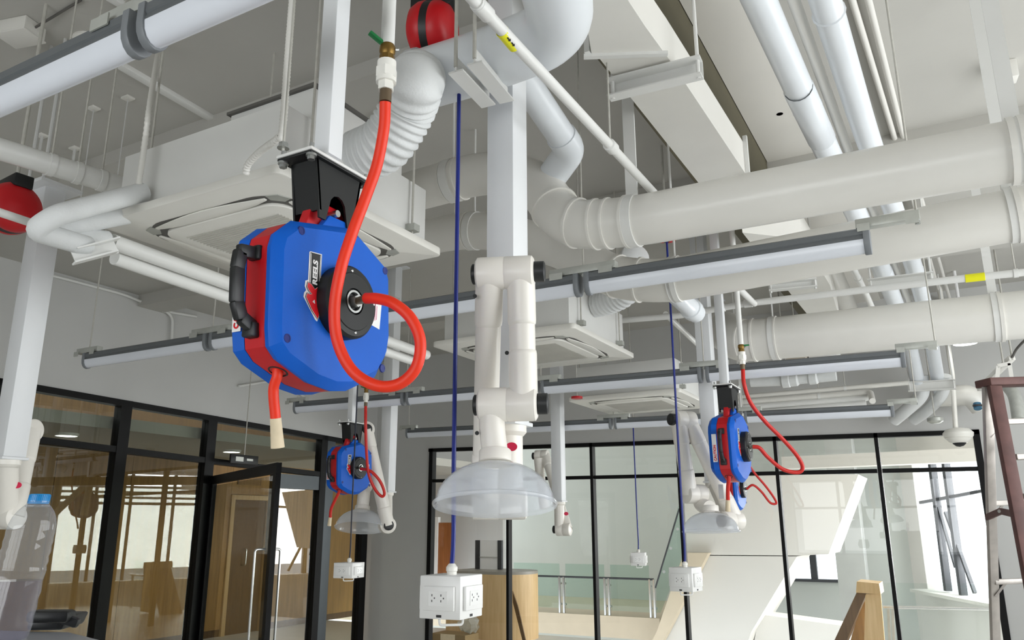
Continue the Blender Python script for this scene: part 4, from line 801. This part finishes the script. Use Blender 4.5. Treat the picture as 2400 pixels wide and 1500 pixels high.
# ------------------------------------------------------------------ power socket boxes on cables, cable reels
def socket_box(label, c, a, h, rot, cable_mat, ztop, cr=.0065, gland=True, corner=None):
    c = V(c); o = thing('socket_box', label, 'socket box', c-V((0, 0, h/2)), 'power socket boxes hanging on cables'); Rz = Matrix.Rotation(rot, 3, 'Z')
    part('enclosure', MB().box(c, (a, a, h), rot), SOCK, o, bev=.003)
    for k in range(4):
        Rk = Matrix.Rotation(rot+k*PI/2, 3, 'Z'); f = lambda u, w_, d: c+Rk@V((u, -a/2-d, w_))
        pl_ = part('cover_plate', MB().prism([f(u, w_, 0) for u, w_ in ((-a*.38, -h*.30), (a*.38, -h*.30), (a*.38, h*.26), (-a*.38, h*.26))], Rk@V((0, -.010, 0))), SOCK, o, bev=.002)
        part('insert', MB().prism([f(u, w_, .010) for u, w_ in ((-a*.22, -h*.19), (a*.22, -h*.19), (a*.22, h*.15), (-a*.22, h*.15))], Rk@V((0, -.0015, 0))), SOCK, pl_)
        hs = MB()
        for s in (-.11, .11):
            for u, w_, ww, hh in ((s-.028, .055, .018, .05), (s-.028, -.075, .018, .05), (s+.035, -.01, .022, .035)):
                hs.prism([f((u+q1)*a, (w_+q2)*h, .0112) for q1, q2 in ((-ww/2, -hh/2), (ww/2, -hh/2), (ww/2, hh/2), (-ww/2, hh/2))], Rk@V((0, -.0008, 0)))
        part('pin_holes', hs, HOLE, pl_, 'dark pin holes')
        part('vent_slot', MB().prism([f(u, w_, -.0005) for u, w_ in ((-.01*1, -h*.46), (.006, -h*.46), (.006, -h*.40), (-.01, -h*.40))], Rk@V((0, -.001, 0))), HOLE, o)
    part('bottom_hook', MB().tube(fillet([c+Rz@V((-.022, -a*.2, -h/2)), c+Rz@V((-.022, -a*.2, -h/2-.02)), c+Rz@V((.03, a*.1, -h/2-.02)), c+Rz@V((.03, a*.1, -h/2))], .01, 4), .0035, 8), SOCK, o, 'white bottom hook')
    part('cable_gland', MB().lathe(c+V((0, 0, h/2)), (0, 0, 1), [(.014, 0), (.014, .008), (.016, .010), (.016, .020), (.010, .028), (.0075, .03)], 12), PLAS, o)
    part('cable', MB().tube(spline([c+V((0, 0, h/2+.02)), c+V((.004, 0, h/2+.12)), c+V((.001, 0, h/2+.4)), V((c.x, c.y, ztop))], 6), cr, 10), cable_mat, o, 'blue cable')
    return c
def cable_reel(label, c, ax, r, wd_, bracket=True):
    c = V(c); ax = V(ax).normalized(); o = thing('cable_reel', label, 'cable reel', c, 'red cable reels')
    for s in (-1, 1):
        part('drum_half', MB().lathe(c, ax*s, [(r*.985, wd_*.09), (r, wd_*.12), (r*.97, wd_*.25), (r*.84, wd_*.4), (r*.55, wd_*.5), (.001, wd_*.52)], 34), RED, o, 'red rounded drum half', ang=50)
    part('centre_band', MB().lathe(c-ax*wd_*.1, ax, [(r*.9, 0), (r*.985, 0), (r*.985, wd_*.2), (r*.9, wd_*.2)], 34), BLK, o, 'black centre band')
    side = ax.cross(V((0, 0, 1))).normalized()
    part('bracket', MB().bar(c+V((0, 0, r*.72)), c+V((0, 0, r*1.25)), wd_*.95, r*.7, side), BLK, o, 'black bracket', bev=.006)
    part('rod', MB().cyl(c+V((0, 0, r*1.2)), V((c.x, c.y, HC+.01)), .008, 10), ROD, o)
b = P(1058, 1396, 2.2); socket_box('large white socket box on a blue cable in front of the reception counter', b, .128, .112, .06, CABLE, 2.95)
b2_ = P(1071, 150, 2.5); fr_ = P(1014, 72, 2.75)
cable_reel('red cable reel with black band at the top behind the overhead elbow duct', fr_, HR*.94+V((0, 0, -.12))-HF*.25, .10, .155)
s1 = P(1607, 1357, 4.35); socket_box('white socket box on a blue cable below the right extraction hood', s1, .135, .125, -.12, CABLE, 3.25)
cable_reel('red cable reel hidden above the second round duct', V((s1.x, s1.y, 3.33)), HR, .10, .15)
s2_ = P(1497, 1310, 7.7); socket_box('distant white socket box on a thin blue cable before the balustrade', s2_, .14, .123, .25, CABLE, PY(1482, 984, s2_.y).z)
rq = V((s2_.x, s2_.y, PY(1482, 984, s2_.y).z)); o = thing('cable_reel', 'small red cable reel beside the rear light row', 'cable reel', rq, 'red cable reels')
part('drum', MB().lathe(rq, (0, 0, 1), [(.02, -.02), (.065, -.012), (.065, .012), (.02, .02)], 20, (True, True)), RED, o); part('rod', MB().cyl(rq+V((0, 0, .015)), V((rq.x, rq.y, HC+.01)), .006, 8), ROD, o)
rq = P(1352, 932, 6.2); o = thing('cable_reel', 'small red cable reel left of the rear ceiling air unit', 'cable reel', rq, 'red cable reels')
part('drum', MB().lathe(rq, (0, 0, 1), [(.02, -.012), (.045, -.008), (.045, .008), (.02, .012)], 20, (True, True)), RED, o); part('rod', MB().cyl(rq+V((0, 0, .01)), V((rq.x, rq.y, HC+.01)), .004, 8), ROD, o)
s3_ = P(818, 1336, 5.4); socket_box('white socket box on a dark cable before the glass door', s3_, .15, .10, .12, CABLEK, 3.1, .005)
cable_reel('red cable reel above the cable of the box before the glass door', V((s3_.x, s3_.y, 3.18)), HR, .09, .14)
cable_reel('red cable reel at the left edge behind the square column', P(28, 489, 3.38), HR*.8-HF*.55, .110, .165)
# ------------------------------------------------------------------ ceiling cassette air units
def rsq(h, r, n=6):
    out = []
    for cx_, cy_, a0 in ((h-r, h-r, 0), (-h+r, h-r, PI/2), (-h+r, -h+r, PI), (h-r, -h+r, 3*PI/2)):
        for k in range(n+1): a = a0+PI/2*k/n; out.append((cx_+r*math.cos(a), cy_+r*math.sin(a)))
    return out
def cassette(label, c, side, bodyh, body_label=None, grey=False):
    c = V(c); o = thing('cassette_air_unit', label, 'air conditioner', c, 'ceiling cassette air units'); k = side/.95
    F = lambda x, y, z: c+V((x*k, y*k, z))
    part('panel', MB().prism([F(x, y, 0) for x, y in rsq(.475, .03)], (0, 0, .035)), PLAS, o, 'ivory square fascia', bev=.006)
    part('body', MB().span(F(-.42, -.42, .034), F(.42, .42, bodyh)), WHT, o, 'white sheet metal body', bev=.004)
    part('outlet_gap', MB().prism([F(x, y, -.002) for x, y in rsq(.374, .15, 8)], (0, 0, .004)), VENT, o, 'dark outlet gap')
    for a in range(4):
        Rm = Matrix.Rotation(a*PI/2, 3, 'Z'); G = lambda x, y, z: c+Rm@V((x*k, y*k, 0))+V((0, 0, z))
        mb = MB(); n = 10; top = []; 
        outer = [(-.285+.57*i/n, -.350-.030*math.cos(PI*(i/n-.5))) for i in range(n+1)]
        inner = [(-.285+.57*i/n, -.314-.022*(2*i/n-1)**4) for i in range(n+1)][::-1]
        part('vane', MB().prism([G(x, y, -.009) for x, y in outer+inner], (0, 0, .006)), PLAS, o, bev=.002)
        part('corner_clip', MB().prism([G(x, y, -.004) for x, y in ((-.345, -.345), (-.30, -.360), (-.29, -.325), (-.325, -.29), (-.360, -.30))], (0, 0, .003)), GALV, o)
    part('grille', MB().prism([F(x, y, -.014) for x, y in rsq(.312, .075, 6)], (0, 0, .016)), PLAS, o, 'ivory intake grille', bev=.004)
    sl = MB()
    for i in range(30):
        y = -.235+.47*i/29; sl.span(F(-.245, y-.004, -.0175), F(.245, y+.001, -.0135))
    part('slats', sl, mat('grille_slat_grey', (196, 194, 186), .5), o, kind='stuff')
    for sx in (-1, 1):
        for sy in (-1, 1): part('hanger_rod', MB().cyl(F(sx*.44, sy*.3, .05), V((F(sx*.44, sy*.3, 0).x, F(sx*.44, sy*.3, 0).y, HC+.01)), .005, 8), ROD, o)
        part('lug', MB().box(F(sx*.44, -.3, .075), (.05, .04, .03)).box(F(sx*.44, .3, .075), (.05, .04, .03)), GALV, o)
    return o
cassette('front ceiling cassette air unit behind the large hose reel', (-2.315, 2.205, 2.68), .97, .30)
cassette('middle ceiling cassette air unit right of the central arm', (-2.38, 4.65, 2.68), 1.02, .31)
cassette('rear ceiling cassette air unit with a grey body above the right arm', (-2.36, 6.66, 2.585), 1.0, .30)
# plenum boxes standing above the front and rear units
def plenum(label, a, b): 
    o = thing('plenum_box', label, 'box', (V(a)+V(b))/2); part('casing', MB().span(a, b), WHT, o, bev=.004); part('lid', MB().span((a[0]-.012, a[1]-.012, b[2]), (b[0]+.012, b[1]+.012, b[2]+.012)), VENT, o, 'dark lid seam')
    c = (V(a)+V(b))/2; part('hanger_rod', MB().cyl((c.x, c.y, b[2]), (c.x, c.y, HC+.01), .006, 8), ROD, o)
plenum('white plenum box above the front ceiling air unit', (-2.36, 1.95, 2.985), (-1.92, 2.5, 3.14))
# ------------------------------------------------------------------ left side pipes, conduits, boxes
pz = 2.95
pipe('water_pipe', 'thick white pipe at the upper left running in front of the square column', [PZ(-60, 331, pz), PZ(310, 445, pz)], .043, WHT, .05, (.45, .62, .78), couplings=())
pipe('insulated_pipe', 'upper insulated pipe making a u bend left of the front air unit', [P(335, 450, 2.98), P(130, 505, 2.62), P(78, 540, 2.6), P(205, 577, 2.8)], .036, INS, .16)
pipe('insulated_pipe', 'lower insulated pipe making a u bend left of the front air unit', [P(332, 498, 3.1), P(165, 530, 2.8), P(140, 550, 2.78), P(250, 562, 2.95)], .034, INS, .12)
pipe('copper_joint', 'bare pipe joint with tape between the insulated pipe and the strut', [P(205, 552, 2.9), P(262, 566, 3.0)], .022, GALV)
st_a, st_b = P(172, 604, 2.75), P(272, 578, 2.85)
support_channel('white strut under the left insulated pipes', st_a, st_b, .05, .045, rods=False)
pa1, pb1 = PZ(262, 566, 2.60), PZ(1000, 832, 2.60); pipe('pipe_run', 'upper white pipe of the pair running from the left strut past the hose reel', [pa1, pb1], .030, WHT, .05, (.5,))
pa2, pb2 = PZ(268, 604, 2.56), PZ(985, 852, 2.56); pipe('pipe_run', 'lower white pipe of the pair running from the left strut past the hose reel', [pa2, pb2], .028, WHT, .05, (.55,))
pipe('water_pipe', 'slim white pipe at the left edge crossing the red cable reel', [P(-60, 478, 2.5), P(72, 522, 2.68)], .014, WHT)
pipe('ceiling_conduit', 'upper slim white conduit on the left wall corner', [PX(100, 607, XL+.06), PX(290, 655, XL+.06), PX(380, 695, XL+.06), PX(560, 750, XL+.06), PX(980, 862, XL+.06)], .016, WHT, .1)
pipe('ceiling_conduit', 'lower slim white conduit on the left wall with a drop', [PX(100, 640, XL+.04), PX(290, 690, XL+.04), PX(405, 737, XL+.04), PX(402, 806, XL+.04)], .014, WHT, .1)
pipe('ceiling_conduit', 'short white conduit on the left wall beside the drop', [PX(380, 728, XL+.03), PX(460, 742, XL+.03)], .016, WHT)
pipe('wall_conduit', 'slim white conduit bending down the left wall below the hose reel', [PX(560, 905, XL+.03), PX(655, 890, XL+.03), PX(720, 935, XL+.03)], .014, WHT, .2)
tr = thing('cable_tray', 'flat white cable strip crossing the ceiling at the upper left', 'tray', PZ(390, 215, HC-.03))
part('strip', MB().bar(PZ(255, 137, HC-.012), PZ(512, 287, HC-.012), .05, .028), WHT, tr, bev=.003)
tr2 = thing('cable_tray', 'flat white cable strip near the top left corner above the front light row', 'tray', PZ(290, 10, HC-.03)); part('strip', MB().bar(PZ(255, -8, HC-.012), PZ(330, 36, HC-.012), .04, .026), WHT, tr2, bev=.003)
def corrugated(label, pts, r, pitch=.012, name='flexible_conduit'):
    pp = spline(pts, 30); d_ = []
    for a, b in zip(pp, pp[1:]):
        k = max(1, int((b-a).length/(pitch/3)))
        for j in range(k): d_.append(a.lerp(b, j/k))
    s = 0; prev = d_[0]; rs = []
    for p in d_: s += (p-prev).length; prev = p; rs.append(r*(1+.09*math.sin(2*PI*s/pitch)))
    return solo(name, MB().tube(d_, rs, 10), WARM, label, 'conduit', ang=60)
q0 = P(662, 300, 2.35); top_ = V((q0.x, q0.y, HC))
corrugated('corrugated white conduit dropping from the ceiling beside the reel post', [top_, q0+V((0, 0, .3)), q0, P(650, 325, 2.37), P(610, 355, 2.45), P(582, 385, 2.5), P(576, 408, 2.52)], .011)
q1 = P(340, 330, 3.0); corrugated('corrugated conduit dropping to the corner of the front air unit', [PZ(374, 100, HC), P(352, 240, 3.1), q1, P(324, 440, 2.95)], .011, .02)
clampo = thing('conduit_clamp', 'zinc beam clamp and nut above the bracket of the large hose reel', 'clamp', P(662, 345, 2.2)); cq = P(664, 346, 2.2)
part('nut', MB().cyl(cq, cq+V((0, 0, .014)), .013, 6), STEEL, clampo); part('washer', MB().cyl(cq-V((0, 0, .003)), cq, .017, 14), STEEL, clampo); part('rod', MB().cyl(cq-V((0, 0, .02)), V((cq.x, cq.y, HC+.01)), .004, 8), ROD, clampo)
jb = PZ(52, 58, HC); o = thing('junction_box', 'beige junction box on the ceiling in the top left corner', 'box', jb)
part('body', MB().box(jb+V((0, 0, -.035)), (.17, .12, .07), .25), WARM, o, bev=.006); part('lid', MB().box(jb+V((0, 0, -.073)), (.18, .13, .008), .25), WARM, o, bev=.003); part('lead', MB().tube(spline([jb+V((.08, .02, -.03)), PZ(140, 30, HC-.01), PZ(190, 0, HC-.01)], 6), .006, 8), VENT, o, 'dark cable')
rb = PZ(212, 95, HC); o = thing('ceiling_rose', 'round white ceiling rose behind the front light row', 'ceiling fitting', rb)
part('base', MB().lathe(rb, (0, 0, -1), [(.075, -.002), (.075, .02), (.06, .035), (.001, .037)], 24), PLAS, o); part('rim', MB().lathe(rb, (0, 0, -1), [(.080, -.002), (.080, .008), (.075, .010)], 24), WARM, o)
for i, (x, y) in enumerate(((220, 252), (300, 228), (99, 316), (176, 346))):
    c = PZ(x, y, HC); o = thing('ceiling_anchor', ['anchor plate with thin rod left of the corrugated conduit', 'bare rod anchor nearest the corrugated conduit', 'thick rod anchor over the square column at the left edge', 'thick rod anchor just right of the left square column'][i], 'anchor', c)
    part('plate', MB().box(c+V((0, 0, -.006)), (.06, .05, .012)), WARM, o, bev=.002); part('rod', MB().cyl(c+V((0, 0, -.008)), c+V((0, 0, -.6 if i < 2 else -.16)), .003 if i < 2 else .009, 8), WALL, o)
hole = PZ(1827, 263, HC); o = thing('ceiling_stub', 'dark rusty anchor hole in the ceiling left of the insulated pipe', 'anchor', hole)
part('rim', MB().lathe(hole, (0, 0, -1), [(.035, -.002), (.034, .005), (.022, .006)], 16), CONN, o); part('stub', MB().cyl(hole, hole+V((0, 0, -.012)), .02, 10), VENT, o)
# cable drop box right, tray at the far right
wb_ = PZ(2355, 150, HC); o = thing('hanger_box', 'pale box on the ceiling above the strap of the near duct', 'box', wb_)
part('body', MB().box(wb_+V((0, 0, -.05)), (.09, .09, .10), .1), WARM, o, bev=.005); part('stem', MB().cyl(wb_+V((0, 0, -.10)), wb_+V((0, 0, -.22)), .012, 10), WARM, o)
q0 = PY(2296, 912, 8.2); q1 = PY(2372, 838, 7.6); o = thing('cable_channel', 'slanting white cable channel above the ladder top', 'tray', q0)
part('channel', MB().bar(q0, q1, .05, .04), WARM, o, bev=.003); part('rod', MB().cyl(q1-V((0,0,.02)), V((q1.x, q1.y, HC+.01)), .008, 8), ROD, o); part('cable', MB().tube(spline([q1, PY(2385, 815, 7.5), PY(2420, 780, 7.3)], 6), .01, 8), VENT, o)
pipe('round_branch', 'fat pale duct elbow on the back wall left of the ladder', [PY(2195, 930, 8.75), PY(2275, 925, 8.7), PY(2300, 955, 8.75)], .10, WARM, .12, ())
bp_ = PY(2292, 958, 8.55); o = thing('drain_fitting', 'small blue drain fitting under the fat duct elbow left of the ladder', 'fitting', bp_)
part('plug', MB().cyl(bp_, bp_+V((0, .02, .05)), .035, 14), mat('steel_blue_cap', (60, 110, 140), .5), o); part('ring', MB().lathe(bp_, (0, 0, 1), [(.036, .02), (.04, .024), (.04, .034), (.036, .04)], 16), DKMULL, o)
cu = PY(2385, 950, 7.6); o = thing('curved_duct_cover', 'grey curved duct cover seen through the top of the stepladder', 'duct', cu)
part('shell', MB().tube(spline([PY(2362, 905, 7.8), PY(2378, 930, 7.7), PY(2388, 985, 7.6)], 8), [.05]*16+[.05], 12), GALV, o); part('frame_bar', MB().bar(PY(2336, 900, 7.6), PY(2340, 858, 7.6), .03, .03).bar(PY(2372, 895, 7.6), PY(2366, 852, 7.6), .03, .03).bar(PY(2338, 858, 7.6), PY(2368, 852, 7.6), .03, .03), WARM, o); c_ = PY(2352, 855, 7.6); part('rod', MB().cyl(c_, V((c_.x, c_.y, HC+.01)), .008, 8), ROD, o)
# dome camera on its pole
dc = PY(2246, 1020, 8.5); o = thing('security_camera', 'white dome security camera on a bent pole before the far glass', 'camera', dc)
tp2 = PY(2232, 880, 8.5)
part('pole', MB().tube([V((tp2.x, tp2.y, HC+.01)), tp2, PY(2240, 1008, 8.5)], .022, 12), PLAS, o, ang=50)
part('housing', MB().lathe(dc, (0, 0, 1), [(.05, -.075), (.085, -.06), (.125, -.01), (.13, .02), (.10, .055), (.03, .07)], 26, (True, True)), PLAS, o, ang=40); part('dome', MB().lathe(dc+V((0, 0, -.06)), (0, 0, -1), [(.062, -.01), (.055, .02), (.03, .042), (.001, .048)], 20), BLK, o, 'dark dome lens', ang=60)
for i in range(3): part('ring', MB().lathe(dc+V((0, 0, -.03+.018*i)), (0, 0, 1), [(.11+.006*i, 0), (.118+.006*i, .004), (.11+.006*i, .008)], 26), PLAS, o)
sp_ = PY(2192, 985, 8.5); o = thing('smoke_sensor', 'small grey sensor hanging below the foil wrapped pipes', 'sensor', sp_)
part('body', MB().lathe(sp_, (0, 0, 1), [(.04, -.03), (.07, -.01), (.07, .02), (.02, .035)], 18, (True, True)), GALV, o); part('stem', MB().cyl(sp_+V((0, 0, .03)), V((sp_.x, sp_.y, HC+.01)), .006, 8), ROD, o)
hk = PY(1585, 990, 6.9); 
# exit sign and hanging signs behind the partition
xs_ = PX(572, 1077, XL+.18); o = thing('exit_sign', 'dark exit sign panel hanging above the open glass door', 'sign', xs_)
part('panel', MB().span(xs_-V((.012, .2, .05)), xs_+V((.012, .2, .05))), BLKM, o, bev=.003); part('pictogram', MB().span(xs_+V((.012, -.13, -.025)), xs_+V((.014, -.02, .025))), GALV, o); part('arrow', MB().span(xs_+V((.012, .03, -.012)), xs_+V((.014, .12, .012))), GALV, o)
part('stem', MB().cyl(xs_+V((0, 0, .05)), V((xs_.x, xs_.y, HC+.01)), .006, 8), ROD, o)
# ------------------------------------------------------------------ stepladder
LD = 3.6
ld = thing('stepladder', 'dusty aluminium and maroon stepladder standing at the right edge', 'ladder', P(2360, 1500, LD)*1)
fz_ = lambda x, y, d: P(x, y, d)
def rail(p, q, w_, m_, lab, nm='side_rail'):
    d = (q-p); q2 = p+d*((0.0-p.z)/d.z); part(nm, MB().bar(p, q2, w_, w_*.55, HF), m_, ld, lab, bev=.003)
tl, tr_ = fz_(2314, 905, LD), fz_(2330, 905, LD-.03)
rail(tl, fz_(2333, 1500, LD+.28), .042, LADAL, 'dusty grey rear rail')
rail(tr_, fz_(2397, 1260, LD-.28), .055, LADRD, 'maroon front rail')
tl2, tr2_ = fz_(2520, 893, LD+.1), fz_(2540, 893, LD+.07)
rail(tl2, fz_(2545, 1500, LD+.38), .042, LADAL, 'dusty grey rear rail'); rail(tr2_, fz_(2625, 1260, LD-.18), .055, LADRD, 'maroon front rail')
part('top_cap', MB().bar(fz_(2303, 898, LD), fz_(2560, 890, LD+.1), .10, .035), LADRD, ld, 'maroon top cap', bev=.005)
for (y, dd_) in ((990, .045), (1180, .13), (1364, .21)):
    xl = 2314+(y-905)*19/595; part('rear_rung', MB().bar(fz_(xl, y, LD+dd_), fz_(xl+205, y-8, LD+dd_+.1), .03, .025), LADAL, ld, 'grey rear rung', bev=.003)
    part('rung_brace', MB().bar(fz_(xl+4, y+34, LD+dd_), fz_(xl+28, y+3, LD+dd_), .012, .01), LADAL, ld)
for (y, dd_) in ((1072, -.12), (1164, -.2), (1262, -.27)):
    xl = 2330+(y-905)*67/355+8; part('front_step', MB().bar(fz_(xl, y, LD+dd_), fz_(xl+215, y-10, LD+dd_+.1), .07, .025), LADAL, ld, 'grey front step', bev=.003)
sp0, sp1, sp2 = fz_(2312, 1213, LD+.15), fz_(2346, 1198, LD-.02), fz_(2384, 1207, LD-.22)
part('spreader', MB().bar(sp0, sp1, .010, .028).bar(sp1, sp2, .010, .028), LADRD, ld, 'maroon folding spreader'); part('spreader_rivet', MB().cyl(sp1-HF*.012, sp1+HF*.012, .009, 10), STEEL, ld)
# ------------------------------------------------------------------ cabinet top, black case and water bottle at the lower left
bc = P(62, 1330, .93); tbz = P(110, 1490, .95).z
bz0 = tbz
cab = thing('tall_cabinet', 'grey topped tall cabinet at the bottom left carrying the bottle', 'cabinet', V((bc.x, bc.y, 0)))
c_in = V((bc.x-.16, bc.y-.02, 0))
e1_, e2_ = PZ(180, 1486, tbz), PZ(245, 1506, tbz)
cpts = [PZ(-320, 1470, tbz), PZ(160, 1482, tbz), PZ(240, 1502, tbz), PZ(330, 1720, tbz), PZ(-200, 1900, tbz)]
part('top', MB().prism([p-V((0, 0, .025)) for p in cpts], (0, 0, .025)), TABLE, cab, 'grey top')
ctr = sum((p for p in cpts), V())/5
part('carcass', MB().prism([V((ctr.x+(p.x-ctr.x)*.94, ctr.y+(p.y-ctr.y)*.94, 0)) for p in cpts], (0, 0, tbz-.025)), GALV, cab)
part('door_gap', MB().bar(V((cpts[2].x, cpts[2].y, .1)).lerp(V((ctr.x, ctr.y, .1)), .05), V((cpts[2].x, cpts[2].y, tbz-.08)).lerp(V((ctr.x, ctr.y, tbz-.08)), .05), .006, .006, (1, 0, 0)), VENT, cab)
bq = P(92, 1170, .93); bb = V((bq.x, bq.y, tbz)); Hb = bq.z+.008-tbz
ca = P(92, 1159, .93).z-tbz
S = .93/1850
hh_ = lambda y: P(92, y, .93).z-tbz
k8 = .80
prof = [(.020, 0), (.0295, .004), (.0320, .02), (.0308, .028), (.0322, .036), (.0308, .046), (.0324, .055), (.0310, .066), (.0324, .078), (.0320, hh_(1345)), (.0326, hh_(1335)), (.0310, hh_(1325)), (.0326, hh_(1314)), (.0308, hh_(1303)), (.0326, hh_(1291)), (.0310, hh_(1280)), (.0322, hh_(1268)), (.0312, hh_(1258)), (.0318, hh_(1245)), (.0308, hh_(1229)), (.0280, hh_(1212)), (.0235, hh_(1198)), (.0185, hh_(1188)), (.0148, hh_(1182)), (.0145, hh_(1174))]
prof = sorted([(r_*k8, h_) for r_, h_ in prof], key=lambda p_: p_[1])
LEAN = .115; Htop = hh_(1170)
def lean(mb_):      # the bottle leans a little; rings stay level
    mb_.v = [p+HR*(LEAN*(p.z-bb.z-Htop)) for p in mb_.v]; return mb_
bo = thing('water_bottle', 'clear ribbed plastic water bottle with light blue cap, half full', 'bottle', bb)
part('bottle_wall', lean(MB().lathe(bb, (0, 0, 1), prof, 40, (True, False))), BOT, bo, 'clear ribbed plastic wall', ang=60)
wh = hh_(1357); wp = [(r_-.0010, h_+.001) for r_, h_ in prof if h_ < wh]+[(.0318*k8, wh)]
part('water', lean(MB().lathe(bb, (0, 0, 1), wp, 40, (True, True))), WAT, bo, 'slightly purple water', ang=60)
c0h, c1h = hh_(1181), hh_(1158); cr_ = .0110
part('cap', lean(MB().lathe(bb, (0, 0, 1), [(cr_, c0h), (cr_+.0002, c0h+.002), (cr_, c1h-.001), (cr_-.001, c1h)], 40, (False, True))), WATERCAP, bo, 'light blue screw cap')
rg = MB()
for k in range(36): a = 2*PI*k/36; rg.box(bb+V(((cr_+.0001)*math.cos(a), (cr_+.0001)*math.sin(a), (c0h+c1h)/2)), (.0006, .0008, (c1h-c0h)*.8), a)
part('cap_ridges', lean(rg), WATERCAP, bo, kind='stuff'); part('neck_ring', lean(MB().lathe(bb, (0, 0, 1), [(.0105, c0h-.004), (.0128, c0h-.003), (.0128, c0h-.0015), (.0105, c0h-.001)], 30)), BOT, bo)
# black tool case
o = thing('tool_case', 'black plastic tool case lying on the cabinet top behind the bottle', 'case', PZ(118, 1483, tbz))
ck = lambda x, y, d=1.06: P(x, y, d)
lo_ = lambda p, z: V((p.x, p.y, z))
a0, a1 = PZ(60, 1481, tbz), PZ(166, 1479, tbz); dv = (a1-a0); nv = V((-dv.y, dv.x, 0)).normalized(); th = ck(120, 1428).z-tbz
part('body', MB().prism([a0+V((0, 0, .001)), a0+dv*.80+V((0, 0, .001)), a0+dv*.86+V((0, 0, th*.55)), a0+dv*.92+V((0, 0, th*.86)), a0+dv*.05+V((0, 0, th*.92)), a0+V((0, 0, th*.5))], nv*.07), BLK, o, bev=.004)
part('handle', MB().bar(a0+dv*.05+V((0, 0, th*.94)), a0+dv*1.0+V((0, 0, th*.90)), .03, .014), BLKM, o, bev=.005); part('hinge_arm', MB().bar(a0+dv*1.0+V((0, 0, th*.9)), a0+dv*.93+V((0, 0, .006)), .022, .012, nv), BLK, o, bev=.004)
